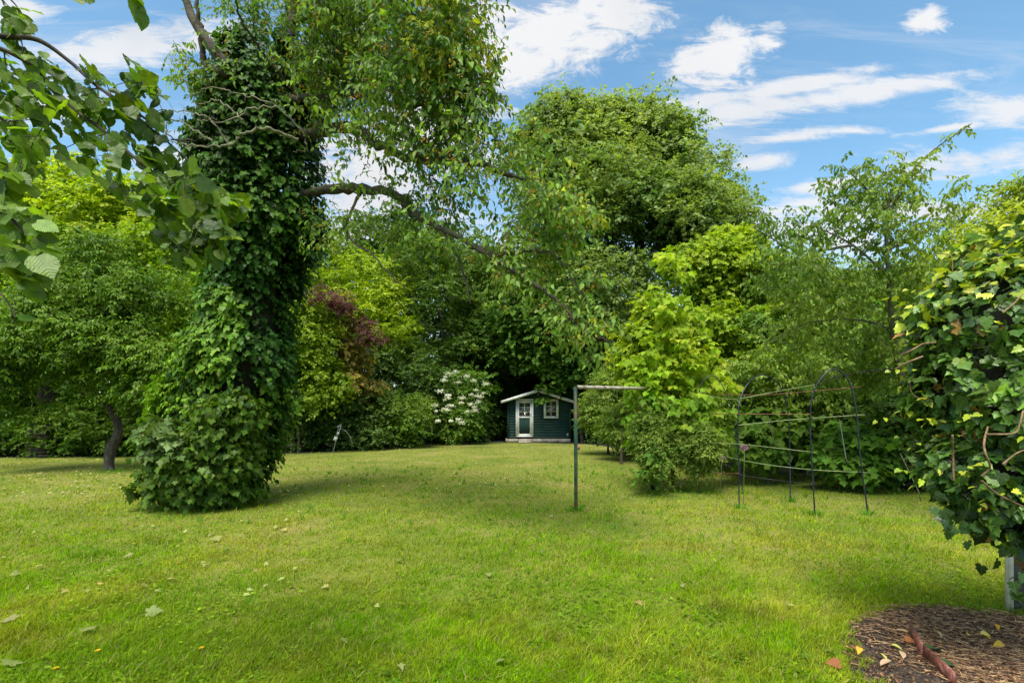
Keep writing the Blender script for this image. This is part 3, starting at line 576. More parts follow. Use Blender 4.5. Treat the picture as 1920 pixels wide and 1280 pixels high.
tree('young_maple_tree', 'slender young maple with orange tinged leaves in front of the purple tree', 'tree', g0(640, 20.00), [W(640, 700, 20.00), W(640, 560, 20.00)], .035,
     [LO(640, 575, 16, 30, 20.00), LO(640, 620, 40, 26, 20.00), LO(632, 670, 60, 35, 20.00), LO(640, 720, 70, 35, 20.00)], 100, 0.343, 16, 0.274, 5, 0.1644, 'lobe', [(.13, .2, .05), (.34, .25, .06)], M_soft, GRP_T, 40, hang=.5)
def bush(label, base, lobes, nc, cr, ns, sl, m, size, tpl, cols, matl=None, **kw):
    return tree('bush', label, 'bush', base, [base+np.array([0, 0, .8])], .05, lobes, nc, cr, ns, sl, m, size, tpl, cols, matl, GRP_B, 30, **kw)
bush('tall light green bush right beside the ivy tree', g0(560, 18.48), [LO(560, 640, 55, 70, 18.48), LO(590, 590, 40, 40, 19.01), LO(600, 720, 45, 50, 18.48)], 190, 0.462, 20, 0.330, 6, 0.1122, 'quad', LT)
bush('grey green spreading bush under the young maple', g0(640, 20.67), [LO(620, 760, 80, 55, 20.40), LO(680, 770, 70, 50, 20.94), LO(590, 800, 60, 40, 19.86), LO(650, 815, 90, 30, 20.13)], 260, 0.438, 20, 0.275, 6, 0.1000, 'quad', [(.04, .1, .028), (.10, .18, .05)], M_gloss)
bush('rounded bright green bush with small leaves beside the flowering bush', g0(745, 21.06), [LO(745, 795, 62, 45, 21.06), LO(770, 770, 40, 25, 21.06), LO(720, 760, 40, 30, 21.53)], 180, 0.409, 22, 0.234, 6, 0.0819, 'quad', [(.06, .15, .02), (.16, .27, .05)])
bush('tall dark green bush behind the rounded bright one', g0(760, 22.96), [LO(740, 700, 70, 60, 22.96), LO(800, 720, 60, 60, 22.96), LO(690, 690, 50, 60, 22.40)], 200, 0.560, 18, 0.336, 6, 0.1120, 'quad', [(.04, .10, .02), (.09, .17, .04)])
el = bush('elder bush covered in cream flower heads left of the shed', g0(868, 23.65), [LO(868, 745, 48, 45, 23.32), LO(850, 790, 50, 40, 23.10), LO(890, 720, 30, 25, 23.43)], 130, 0.462, 20, 0.275, 6, 0.1100, 'quad', [(.05, .13, .02), (.12, .24, .05)])
fl = lobe_points([LO(868, 735, 48, 42, 20.9), LO(888, 722, 30, 26, 20.9), LO(845, 775, 30, 34, 20.8)], 36, 1., .9); fl[:, 1] -= .2
M_cream = leafmat('cream_petals', .7, .25); lb = LB(); n = 90; i = np.repeat(np.arange(len(fl)), n); rr_ = rng.uniform(.06, .15, len(fl))[i][:, None]; P = fl[i]+rnd(len(i))*[1, .6, .5]*rr_*.55
lb.add(P, rnd(len(i)), np.array([0, -.5, 1.])+rnd(len(i))*.4, .045, 'quad', tints(P, [(.52, .54, .42), (.74, .75, .64)], .05)); lb.build('flower_clusters', M_cream, el)
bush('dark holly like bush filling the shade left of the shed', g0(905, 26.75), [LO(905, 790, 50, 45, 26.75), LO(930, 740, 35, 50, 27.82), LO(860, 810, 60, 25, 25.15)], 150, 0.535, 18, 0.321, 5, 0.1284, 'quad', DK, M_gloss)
bush('light green bush right of the shed behind the green post', g0(1140, 17.8), [LO(1135, 775, 45, 45, 17.5), LO(1165, 740, 40, 40, 17), LO(1135, 805, 24, 26, 17.2), LO(1180, 800, 50, 40, 15.6), LO(1150, 720, 30, 25, 17.5)], 260, .35, 20, .25, 6, .095, 'cherry', [(.08, .17, .03), (.19, .3, .07)], M_leaf)
bush('yellow green upright shoots beside the maple sapling', g0(1165, 14.5), [LO(1165, 690, 28, 35, 14.5), LO(1190, 650, 30, 40, 14), LO(1215, 620, 25, 60, 13.5)], 90, .28, 18, .22, 6, .1, 'lobe', YL)
tree('golden_maple_tree', 'bright yellow green maple hedge tree right of the tall sycamore', 'tree', g0(1360, 15), [W(1360, 700, 15), W(1355, 560, 15)], .14,
     [LO(1350, 520, 75, 65, 14.5), LO(1400, 560, 75, 80, 14), LO(1290, 560, 60, 70, 14.5), LO(1300, 500, 40, 35, 15), LO(1370, 470, 45, 30, 15), LO(1330, 640, 90, 70, 13.5), LO(1440, 640, 60, 90, 13)],
     420, .42, 22, .28, 6, .105, 'lobe', [(.13, .25, .014), (.30, .42, .04)], M_leaf, GRP_T, 60, gap=-.45)
tree('hornbeam_tree', 'dense mid green hedge tree rising behind the garden arch', 'tree', g0(1500, 12.5), [W(1500, 760, 12.5), W(1500, 620, 12.5)], .11,
     [LO(1480, 620, 80, 70, 12.5), LO(1560, 640, 80, 80, 12), LO(1460, 710, 90, 60, 11.5), LO(1560, 730, 90, 50, 11.3), LO(1640, 680, 80, 80, 11.5), LO(1500, 540, 60, 50, 13), LO(1590, 560, 60, 60, 13), LO(1700, 600, 70, 90, 12), LO(1800, 560, 80, 80, 12.5), LO(1400, 760, 70, 50, 11.8)],
     620, .36, 20, .28, 6, .1, 'cherry', [(.07, .17, .03), (.18, .29, .06)], M_leaf, GRP_T, 60, gap=-.5, hang=.6)
bush('low big leaved maple seedlings under the arch canes', g0(1440, 10.6), [LO(1430, 830, 45, 30, 10.7), LO(1480, 815, 35, 35, 10.9), LO(1400, 845, 35, 20, 10.5), LO(1450, 790, 60, 25, 11.2)], 90, .25, 12, .2, 4, .15, 'maple', MD, M_soft)
bush('big leaved seedlings right of the dark gap behind the arch', g0(1600, 9.7), [LO(1570, 860, 45, 25, 9.8), LO(1630, 850, 40, 35, 9.6), LO(1640, 880, 40, 20, 9.4), LO(1590, 830, 30, 20, 10)], 90, .22, 12, .2, 4, .14, 'maple', [(.04, .12, .02), (.1, .22, .04)], M_soft)
bush('dark bush in deep shade beside the bare trunk far right', g0(1740, 9.9), [LO(1700, 800, 50, 70, 10), LO(1760, 780, 60, 90, 10), LO(1850, 820, 70, 90, 9.8), LO(1680, 860, 40, 35, 9.6)], 190, .3, 18, .25, 5, .1, 'quad', DK, M_gloss)
bush('yellow green sprays rising behind the top of the ivy mound', g0(2000, 6.5), [LO(1900, 430, 60, 36, 6), LO(1950, 380, 50, 40, 6.2), LO(1860, 470, 40, 30, 6), LO(2010, 440, 60, 70, 6)], 110, .2, 16, .2, 6, .06, 'cherry', [(.13, .24, .02), (.28, .38, .05)], M_leaf)
# left side
tree('lime_tree', 'large bright yellow green tree at the far left behind the hazel leaves', 'tree', g0(90, 21), [W(80, 600, 21), W(90, 420, 21)], .3,
     [LO(60, 400, 110, 70, 21), LO(150, 360, 70, 50, 21), LO(-60, 420, 120, 90, 21), LO(200, 430, 90, 80, 20), LO(60, 500, 130, 90, 20), LO(270, 400, 60, 70, 22), LO(300, 470, 70, 80, 21), LO(-180, 480, 120, 120, 20)],
     520, .7, 24, .45, 7, .16, 'quad', YL, M_leaf, GRP_T, 80, gap=-.4)
tree('beech_tree', 'tall mid green tree standing behind the leaning plum tree', 'tree', g0(300, 17.5), [W(300, 650, 17.5), W(300, 500, 17.5)], .2,
     [LO(300, 520, 80, 90, 17), LO(230, 600, 90, 90, 16.5), LO(340, 640, 70, 90, 16), LO(120, 620, 90, 80, 17), LO(0, 640, 110, 110, 17), LO(390, 560, 60, 110, 16.5), LO(-140, 640, 110, 130, 17)],
     480, .55, 22, .35, 6, .13, 'quad', [(.07, .17, .014), (.19, .32, .025)], M_leaf, GRP_T, 70, gap=-.4)
tree('plum_tree', 'small dark leaved fruit tree with a curved leaning trunk on the left lawn', 'tree', G(205, 882), [W(207, 845, 13), W(222, 805, 13), W(205, 765, 13), W(170, 735, 12.9), W(150, 690, 12.8), W(170, 600, 12.8)], .125,
     [LO(210, 660, 110, 60, 12.6), LO(110, 640, 110, 60, 12.4), LO(40, 680, 90, 50, 12.4), LO(170, 570, 100, 65, 12.8), LO(250, 560, 80, 60, 13), LO(300, 690, 60, 50, 12.4), LO(110, 745, 70, 28, 12), LO(0, 760, 80, 40, 12.2), LO(250, 745, 60, 25, 12.4), LO(170, 490, 60, 40, 13), LO(-90, 680, 80, 90, 12.4)],
     560, .38, 20, .27, 6, .1, 'cherry', [(.037, .11, .011), (.105, .21, .025)], M_gloss, GRP_T, 130, gap=-.2, hang=.45, front=.1)
for lx, lab in ((-60, 'ivy clad low hedge at the extreme left edge'), (140, 'low hedge behind the leaning plum trunk'), (330, 'low hedge between the plum trunk and the ivy tree')):
    bush(lab, g0(lx, 17), [LO(lx-60, 815, 60, 40, 17), LO(lx+30, 810, 70, 45, 17), LO(lx+10, 780, 80, 30, 17.5)], 130, .35, 18, .22, 5, .09, 'lobe', [(.035, .1, .015), (.10, .19, .03)], M_soft)

# ================================================================== maple sapling and round shrub on the lawn
b0 = G(1262, 918); Y = b0[1]
sap = thing('maple_sapling', b0, 'slender young maple with big yellow green leaves growing out of the round shrub', 'tree')
lb = LB(); mb = MB(); st_ = smooth_path([b0, W(1258, 800, Y), W(1262, 650, Y), W(1268, 482, Y)], 14); rr = np.linspace(.035, .006, len(st_)); mb.tube(st_, rr, 8, .1)
att = lobe_points([LO(1268, 500, 22, 28, Y), LO(1262, 570, 45, 45, Y), LO(1265, 650, 62, 50, Y), LO(1262, 730, 80, 55, Y), LO(1205, 800, 40, 36, Y+.5), LO(1310, 790, 55, 60, Y), LO(1255, 770, 75, 55, Y-.15), LO(1220, 700, 45, 35, Y), LO(1330, 720, 40, 50, Y+.2)], 280, .6, 0)
paths, nodes = grow(st_, rr, att, .012, .008, .05)
for P, r in paths: mb.tube(P, r, 5)
n = 5; A = np.repeat(att, n, 0)+rnd(len(att)*n)*.05; D = rnd(len(A))*[1, 1, .4]+unit(A-b0*[1, 1, 0]-[0, 0, 1])*[.6, .6, 0]
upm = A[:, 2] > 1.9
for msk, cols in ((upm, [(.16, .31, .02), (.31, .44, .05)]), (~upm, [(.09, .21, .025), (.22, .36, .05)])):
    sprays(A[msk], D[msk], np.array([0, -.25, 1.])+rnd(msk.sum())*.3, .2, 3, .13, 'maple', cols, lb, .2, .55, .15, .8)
lb.build('leaves', M_soft, sap); mb.build('stem', M_bark, sap, True)
b1 = G(1268, 926); shr = thing('round_shrub', b1, 'dense round small leaved shrub around the foot of the maple sapling', 'shrub')
lb = LB(); lob = [LO(1270, 868, 68, 50, b1[1], .55), LO(1222, 800, 34, 40, b1[1]+.2, .4), LO(1240, 840, 45, 45, b1[1], .4), LO(1250, 885, 48, 38, b1[1]-.15, .5), LO(1310, 845, 36, 45, b1[1]+.1, .45), LO(1268, 898, 58, 28, b1[1], .45), LO(1285, 815, 45, 30, b1[1], .4)]
cc = foliage(lob, 420, .13, 15, .12, 6, .038, 'quad', [(.09, .18, .04), (.22, .32, .10)], lb, front=.4, gap=-.6)
cc2 = foliage([LO(1225, 885, 30, 30, b1[1]-.2, .4), LO(1255, 860, 60, 45, b1[1]-.1)], 22, .1, 6, .12, 4, .085, 'lobe', [(.05, .14, .03), (.12, .24, .05)], lb)
lb.build('leaves', M_soft, shr); mb = MB()
for P, r in grow(np.array([b1, b1+[.05, 0, .15], b1+[-.06, .03, .12]]), [.03, .02, .02], cc[:90], .02, .015, .1)[0]: mb.tube(P, r, 5)
mb.build('stem', M_bark, shr, True)
# ================================================================== cherry at the right
rb = G(1733, 918); ch2 = thing('young_cherry_tree', rb, 'open airy cherry tree with a thin pale trunk behind the garden arch at right', 'tree')
tr_ = smooth_path([rb, W(1724, 840, 8.8), W(1700, 740, 8.6), W(1676, 640, 8.4), W(1668, 540, 8.2), W(1662, 440, 8.1), W(1668, 360, 8.)], 10); rr = np.linspace(.075, .018, len(tr_)); mb = MB(); mb.tube(tr_, rr, 10, .1)
lim = [[(1676, 600, 8.3), (1720, 585, 8.0), (1780, 560, 7.6)], [(1668, 520, 8.2), (1600, 460, 8.0), (1530, 425, 7.8)], [(1676, 620, 8.4), (1610, 600, 8.6), (1520, 605, 8.8), (1440, 640, 8.9)], [(1662, 470, 8.1), (1740, 430, 8), (1800, 400, 8)],
       [(1664, 420, 8.1), (1690, 350, 8), (1740, 290, 7.9), (1822, 232, 7.8)], [(1664, 400, 8.1), (1620, 350, 8.1), (1580, 310, 8.1)], [(1680, 640, 8.4), (1740, 560, 8.2), (1840, 470, 8.1)], [(1600, 460, 8), (1500, 470, 7.8), (1410, 425, 7.8)], [(1690, 690, 8.5), (1600, 700, 8.9), (1520, 720, 9.1)]]
nodes, rads = [tr_], [rr]
for l in lim:
    P = smooth_path([W(*q) for q in l], 10); r = np.linspace(.026, .006, len(P)); mb.tube(P, r, 7, .1); nodes.append(P); rads.append(r)
nodes = np.vstack(nodes); rads = np.concatenate(rads)
shoot = smooth_path([W(*q) for q in lim[4]], 14)[8:]
att = lobe_points([LO(1590, 350, 60, 45, 8), LO(1640, 400, 90, 60, 8), LO(1520, 430, 100, 35, 7.9), LO(1480, 500, 80, 60, 7.8), LO(1690, 520, 90, 60, 7.9), LO(1660, 340, 50, 45, 8), LO(1720, 330, 40, 40, 8, .3), LO(1740, 460, 100, 55, 8, .6), LO(1800, 400, 40, 60, 8, .4), LO(1560, 540, 100, 60, 8.3), LO(1650, 630, 110, 60, 8.8, .5), LO(1500, 640, 90, 55, 9., .5), LO(1580, 715, 90, 28, 9.2, .4), LO(1650, 690, 90, 35, 9., .4), LO(1430, 420, 40, 20, 7.9, .2), LO(1740, 640, 70, 60, 8)], 560, .5, 0)
paths, nd2 = grow(nodes, rads, att, .012, .009, .08)
tw = MB()
for P, r in paths: mb.tube(P, r, 5)
lb = LB(); A = np.repeat(att, 5, 0)+rnd(len(att)*5)*.09; A = np.vstack([A, shoot[::2]])
sprays(A, rnd(len(A))*[1, 1, .35], np.array([0, 0, 1.])+rnd(len(A))*.35, .17*rng.uniform(.6, 1.3, len(A)), 5, .084, 'cherry', [(.09, .19, .04), (.21, .33, .08)], lb, .5, .7, twigs=mb, twr=.0025)
lb.build('crown', M_leaf, ch2); mb.build('trunk', M_palebark, ch2, True)

# ================================================================== the great ivy-covered cherry
cb0 = G(402, 938); CY = cb0[1]
big = thing('ivy_covered_cherry_tree', cb0, 'huge old cherry with its trunk wrapped in ivy and a crown sweeping over the lawn', 'tree')
tk = smooth_path([cb0, W(425, 800, CY), W(468, 650, CY), W(476, 500, CY), W(482, 380, CY), W(490, 250, CY), W(500, 150, CY-.1), W(545, 60, CY-.2), W(548, -120, CY-.2)], 10); trr = np.interp(np.linspace(0, 1, len(tk)), [0, .1, .6, 1], [.42, .34, .26, .1])
mb = MB(); mb.tube(tk, trr, 16, .12); mb.build('trunk', M_barkmoss, big, True)
limbs = [([(500, 380, 8.4), (600, 358, 8.2), (680, 354, 7.8), (745, 366, 7.2), (790, 410, 6.7), (850, 440, 6.2), (930, 480, 5.9)], .09),
         ([(500, 260, 8.4), (590, 247, 8.1), (660, 240, 7.6), (710, 270, 7.0), (780, 300, 6.5), (860, 300, 6.1), (960, 330, 5.8)], .1),
         ([(470, 200, 8.0), (430, 130, 7.6), (385, 75, 7.5), (345, 0, 7.5), (300, -90, 7.2)], .12),
         ([(430, 140, 7.6), (385, 120, 7.6), (375, 60, 7.5), (368, -20, 7.4)], .07),
         ([(560, 180, 8), (500, 110, 7.6), (455, 40, 7.1), (430, -40, 6.8)], .03),
         ([(500, 180, 8.3), (570, 185, 7.8), (660, 178, 7.2), (760, 200, 6.6), (880, 190, 6.1)], .07),
         ([(740, 366, 7.25), (770, 400, 6.9), (775, 405, 6.8), (830, 430, 6.5), (870, 520, 6.4), (882, 570, 6.3)], .035),
         ([(850, 440, 6.2), (950, 500, 5.8), (1040, 560, 5.6), (1090, 620, 5.5), (1140, 640, 5.45)], .035),
         ([(930, 480, 5.9), (1010, 470, 5.6), (1060, 500, 5.5), (1100, 570, 5.5)], .02),
         ([(548, 40, 8.2), (640, 20, 7.4), (740, 30, 6.6), (850, 60, 6)], .05), ([(548, -60, 8.2), (640, -90, 7), (760, -80, 6), (880, -20, 5.7)], .05),
         ([(440, 290, 8.3), (420, 255, 8.0), (380, 262, 7.8), (320, 262, 7.6)], .04), ([(460, 270, 8.2), (430, 270, 7.9), (360, 275, 7.7), (310, 250, 7.6)], .03),
         ([(960, 330, 5.8), (1040, 345, 5.6), (1110, 385, 5.5)], .015), ([(680, 354, 7.8), (650, 430, 7.3), (700, 480, 7.0), (760, 540, 6.8)], .025)]
nodes, rads = [tk[40:]], [trr[40:]*.5]
for l, r0 in limbs:
    P = smooth_path([W(*q) for q in l], 8); r = np.linspace(r0, max(r0*.28, .006), len(P)); P[2:-2] += rnd(len(P)-4)*.012
    MB().tube(P, r, 10, .14).build('limb', M_barkmoss, big, True); nodes.append(P); rads.append(r)
nodes = np.vstack(nodes); rads = np.concatenate(rads)
cl = [LO(700, 60, 130, 90, 6.8, 1.1), LO(820, 90, 90, 90, 6.0, .9), LO(880, 150, 40, 60, 5.8, .6), LO(620, 130, 90, 110, 7.4, 1.), LO(760, 200, 120, 90, 6.4, 1.), LO(860, 250, 60, 60, 5.9, .8),
      LO(720, 285, 110, 34, 6.8, .9), LO(700, 340, 90, 40, 7.1, .5), LO(800, 380, 80, 40, 6.7, .5), LO(850, 330, 110, 60, 6.0, .8), LO(900, 340, 90, 60, 5.9, .6), LO(960, 370, 100, 50, 5.8, .6), LO(1010, 420, 90, 40, 5.7, .4), LO(950, 440, 80, 35, 5.9, .4), LO(1040, 400, 75, 45, 5.6, .5), LO(900, 430, 110, 45, 6.0, .6), LO(1000, 450, 80, 40, 5.7, .4),
      LO(1050, 540, 50, 45, 5.6, .3), LO(1090, 610, 38, 34, 5.5, .25), LO(980, 500, 60, 30, 5.7, .3), LO(640, 425, 60, 22, 7.4, .5), LO(760, 440, 50, 25, 7.0, .4), LO(800, -60, 130, 80, 6, 1.), LO(600, -40, 120, 80, 7, 1.2), LO(470, 30, 60, 50, 8.4, .5),
      LO(370, 120, 30, 60, 7.7, .4), LO(430, 150, 60, 60, 7.8, .5), LO(980, 245, 30, 35, 5.8, .3), LO(990, 310, 60, 50, 5.8, .3)]
att = lobe_points(cl, 1350, .55, 0, -.5, .6); paths, allp = grow(nodes, rads, att, .03, .011, .1)
mb = MB()
for P, r in paths: mb.tube(P, r, 5)
A = np.repeat(att, 4, 0)+rnd(len(att)*4)*.14
hangers = np.array([W(x, y, 5.6) for x, y in ((1030, 560), (1060, 600), (1075, 640), (1100, 660), (1120, 640), (950, 520), (1000, 540), (880, 470), (1135, 650), (1085, 580), (1040, 610))]); A = np.vstack([A, np.repeat(hangers, 3, 0)+rnd(33)*.05])
lb = LB(); D = rnd(len(A))*[1, 1, .4]+[.3, -.1, -.1]
sprays(A, D, np.array([0, -.3, 1.])+rnd(len(A))*.5, .24*rng.uniform(.6, 1.3, len(A)), 5, .084, 'cherry', [(.07, .17, .035), (.165, .30, .07)], lb, .4, .6, .25, .8, twigs=mb, twr=.003)
new = A[(fnoise(A, .6) > .6) & (A[:, 0] > -1.2)]; sprays(new, rnd(len(new)), np.array([0, 0, 1.])+rnd(len(new))*.5, .12, 4, .085, 'cherry', [(.22, .33, .04), (.36, .42, .08)], lb, .5, .8, .15)
lb.build('crown', M_leaf, big); mb.build('branches', M_bark, big, True)
# unripe cherries and their stalks, uncountable at this size
fr_ = A[(rng.random(len(A)) < .3)]; fr_ = np.repeat(fr_, 4, 0)+rnd(len(fr_)*4)*.03-[0, 0, .06]; lb = LB()
for k in range(3): lb.add(fr_, rnd(len(fr_)), rnd(len(fr_)), .02, 'quad', tints(fr_, [(.35, .22, .03), (.55, .33, .1)], .1))
o = lb.build('cherries', M_soft, big); o['kind'] = 'stuff'
# ivy sleeve round the trunk
n = 42000; u = rng.random(n)**.9; idx = u*(len(tk)*.80); i0 = np.clip(idx.astype(int), 0, len(tk)-2); fr0 = (idx-i0)[:, None]; C = tk[i0]*(1-fr0)+tk[i0+1]*fr0
th = rng.uniform(0, 2*math.pi, n); O = np.column_stack([np.cos(th), np.sin(th), np.zeros(n)]); hz_ = C[:, 2]
rad = np.interp(hz_, [0, .5, 1.2, 2.0, 3.0, 4.2, 5.5, 6.5, 7.5, 9], [.48, .52, .62, .76, .78, .76, .82, .76, .55, .3])
bul = fnoise(C+O*.7, 1.05); lay = rng.choice([1., .92, .8, .66], n, p=[.5, .25, .15, .1]); rad = rad*(1+.3*bul)*lay+rng.exponential(.03, n); ok = fnoise(C+O*.7+20, .4) > np.where(lay > .9, -.15, np.where(lay > .75, -.9, -2))
P = C+O*rad[:, None]; P = P[ok]; O = O[ok]; n = len(P); P[:, 2] = np.maximum(P[:, 2]+rng.normal(size=n)*.1, .05)
lb = LB(); D = O*.4+rnd(n)*.5+[0, 0, -.75]; lb.add(P, D, O+[0, 0, .35]+rnd(n)*.4, rng.uniform(.04, .115, n), 'ivyh', tints(P, [(.010, .038, .008), (.032, .095, .016)], .35, .5))
j = rng.random(n) < .16; sprays(P[j], O[j]*[1, 1, .2]+rnd(j.sum())*.4, O[j]+[0, 0, .8], .2, 5, .085, 'ivyh', [(.02, .075, .012), (.06, .155, .024)], lb, .4, .6, .2, .8)
j = (rng.random(n) < .5) & (fnoise(P, .8) > .55) & (P[:, 2] < 3.6); sprays(P[j]+O[j]*.08, O[j]*[1, 1, .2]+rnd(j.sum())*.4, O[j]+[0, 0, .8], .18, 5, .085, 'ivyh', [(.05, .14, .015), (.12, .25, .03)], lb, .4, .6, .2, .8)
lb.build('ivy', M_gloss, big)
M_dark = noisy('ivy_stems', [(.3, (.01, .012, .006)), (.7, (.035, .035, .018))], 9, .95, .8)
mb = MB(); kk = np.linspace(0, len(tk)*.8-1, 40).astype(int); mb.tube(tk[kk], np.interp(tk[kk][:, 2], [0, .5, 2.6, 3.2, 5.5, 7.5, 9], [.3, .36, .42, .4, .4, .32, .18]), 18, .2)
mb.build('ivy_stems', M_dark, big, True)
# dead twiggy branch left of the trunk
mb = MB()
main = [[(560, 262, 7.6), (500, 240, 7.4), (455, 255, 7.3), (430, 272, 7.3), (370, 275, 7.3), (312, 262, 7.3)], [(574, 278, 7.2), (568, 250, 7.2), (520, 200, 7.1), (480, 185, 7.1), (430, 172, 7.1), (390, 165, 7.1), (350, 185, 7.2)], [(430, 272, 7.3), (395, 225, 7.2), (350, 210, 7.2), (300, 208, 7.2)], [(400, 265, 7.3), (330, 225, 7.3), (290, 228, 7.3)], [(520, 200, 7.1), (470, 205, 7.0), (420, 230, 7.), (370, 225, 7.)], [(455, 225, 7.1), (410, 190, 7.1), (372, 195, 7.1)], [(365, 140, 7.4), (340, 118, 7.5), (321, 101, 7.6)], [(314, 262, 7.3), (311, 230, 7.3), (312, 205, 7.3)], [(574, 278, 7.2), (570, 283, 7.2), (550, 284, 7.2)]]
ns_, rs_ = [], []
for l in main:
    P = smooth_path([W(*q) for q in l], 8); P[1:-1] += rnd(len(P)-2)*.012; r = np.linspace(.028 if l is main[0] else .014, .005, len(P)); mb.tube(P, r, 6, .2); ns_.append(P); rs_.append(r)
at2 = lobe_points([LO(430, 215, 90, 30, 7.15, .25), LO(350, 225, 60, 45, 7.25, .25)], 190, .3, 0)
for P, r in grow(np.vstack(ns_), np.concatenate(rs_), at2, .007, .009, .1)[0]: mb.tube(P, r, 4)
mb.build('dead_branch', M_deadwood, big, True)
# low maple growing against the foot of the ivy tree
mbse = G(330, 940); lm_ = thing('maple_shrub', mbse, 'bushy low maple with big hand shaped leaves at the foot of the ivy tree', 'shrub'); lb = LB()
cc = foliage([LO(395, 855, 58, 55, 7.8), LO(355, 870, 45, 40, 7.6), LO(450, 850, 22, 60, 8), LO(318, 880, 34, 32, 7.6), LO(305, 845, 25, 22, 7.7), LO(430, 780, 50, 40, 7.8), LO(310, 912, 38, 20, 7.9, .35), LO(365, 920, 45, 20, 7.9, .35), LO(430, 922, 45, 20, 8.1, .3)], 330, .16, 7, .16, 4, .095, 'maple', [(.03, .085, .013), (.085, .165, .026)], lb, hang=.8, gap=-.45, up=.3)
foliage([LO(305, 812, 24, 20, 7.5, .2), LO(315, 840, 26, 16, 7.4, .2)], 26, .14, 5, .18, 4, .14, 'maple', [(.05, .11, .04), (.10, .18, .07)], lb, hang=.5)
lb.build('leaves', M_gloss, lm_); mb = MB()
for P, r in grow(np.array([mbse, mbse+[.03, 0, .2], G(282, 940), G(282, 940)+[0, 0, .3], mbse+[.5, .1, .2]]), [.04, .03, .035, .03, .03], cc[:120], .025, .014, .1)[0]: mb.tube(P, r, 5)
mb.tube([G(282, 942), W(281, 915, CZ*F/(942-HY)), W(284, 890, CZ*F/(942-HY))], [.035, .03, .025], 8, .1)
mb.build('stem', M_bark, lm_, True)

# ================================================================== hazel branches close by at upper left
hzl = thing('hazel_tree', (-3.4, 1.2, 0), 'leafy hazel boughs with large rounded leaves reaching in from the upper left', 'tree')
MB().tube(smooth_path([(-3.4, 1.2, 0), (-3.3, 1.3, 1.4), (-3.0, 1.5, 2.6), (-2.7, 1.7, 3.6)], 8), .07, 10, .1).build('trunk', M_bark, hzl, True)
hl = [([(-330, 40, 1.6), (-120, 50, 1.9), (0, 68, 2.1), (70, 75, 2.15), (130, 115, 2.2), (180, 160, 2.2), (240, 200, 2.2), (290, 235, 2.2)], .014),
      ([(-120, 50, 1.9), (40, 110, 2.05), (120, 190, 2.1), (200, 250, 2.1), (270, 310, 2.1), (330, 345, 2.15), (400, 370, 2.2)], .01),
      ([(180, 160, 2.2), (250, 215, 2.2), (330, 280, 2.25), (400, 350, 2.25), (430, 378, 2.25)], .006),
      ([(-330, 40, 1.6), (-150, 150, 1.75), (-30, 200, 1.85), (30, 250, 1.9), (60, 300, 1.9)], .01), ([(-150, 150, 1.75), (-60, 330, 1.6), (-10, 380, 1.6), (40, 430, 1.6), (75, 480, 1.6)], .008),
      ([(270, 310, 2.1), (300, 390, 2.1), (330, 440, 2.1)], .005), ([(-60, 330, 1.6), (-40, 500, 1.5), (10, 560, 1.5), (30, 595, 1.5)], .004), ([(-200, -150, 1.8), (0, -120, 1.9), (120, -60, 1.7), (150, -10, 1.6)], .008), ([(0, -120, 1.9), (160, -90, 2), (240, -30, 1.9), (262, 20, 1.85)], .006), ([(-200, -150, 1.8), (-60, -60, 2.1), (20, 0, 2.4), (50, 40, 2.4)], .006), ([(330, 345, 2.15), (380, 400, 2.1), (400, 440, 2.1)], .004)]
mb = MB(); lb = LB(); hn, hr = [], []
for l, r0 in hl:
    P = smooth_path([W(*q) for q in l], 8); r = np.linspace(r0, r0*.35, len(P)); mb.tube(P, r, 7, .08); hn.append(P); hr.append(r)
hn_ = np.vstack(hn); hr_ = np.concatenate(hr)
hp = [(30,40,2.1,30,30),(100,130,2.15,70,40),(180,170,2.2,60,40),(60,170,2.1,70,40),(230,200,2.2,60,40),(150,230,2.15,60,40),(70,210,2.05,50,30),(270,250,2.2,45,45),(200,290,2.1,60,40),(300,300,2.2,50,40),(350,340,2.2,45,35),(400,365,2.25,35,20),(250,350,2.1,50,35),(330,390,2.15,40,35),(400,400,2.15,30,25),(30,250,1.9,60,30),(60,290,1.9,30,30),(10,330,1.8,40,30),(310,430,2.1,30,25),(20,400,1.7,50,40),(60,440,1.65,30,35),(15,470,1.6,30,20),(5,120,2.1,40,50),(265,150,2.15,20,20),(380,430,2.1,25,20),(425,375,2.25,18,12),(400,460,2.1,15,25),(340,470,2.1,25,25),(60,500,1.65,30,30),(440,382,2.25,8,6)]
att = np.vstack([np.array([W(x+rng.normal()*a*.55, y+rng.normal()*b*.55, Y+rng.normal()*.09) for _ in range(22)]) for x, y, Y, a, b in hp]+[np.array([W(35, 597, 1.5), W(150, -5, 1.6), W(135, -12, 1.6), W(258, 0, 1.85), W(266, 22, 1.85), W(240, -10, 1.85), W(20, 15, 2.4), W(44, 30, 2.4), W(5, 35, 2.2)])])
paths, _ = grow(hn_, hr_, att, .003, .004, .03)
for P, r in paths: mb.tube(P, r, 5)
n = len(att); D = rnd(n)*.45+[.5, -.05, -.55]; Nn = np.array([.1, -.35, .8])+rnd(n)*.45
lb.add(att, D, Nn, rng.uniform(.04, .082, n), 'hazel', tints(att, [(.035, .095, .016), (.14, .27, .025)], .15, .3))
sub = np.vstack([P[len(P)//2] for P, r in paths]); n = len(sub); lb.add(sub, rnd(n)*.5+[.3, 0, -.5], np.array([.1, -.3, .8])+rnd(n)*.5, rng.uniform(.035, .07, n), 'hazel', tints(sub, [(.03, .09, .02), (.10, .2, .025)], .15, .3))
lb.build('crown', M_hazel, hzl); mb.build('branches', M_bark, hzl, True)

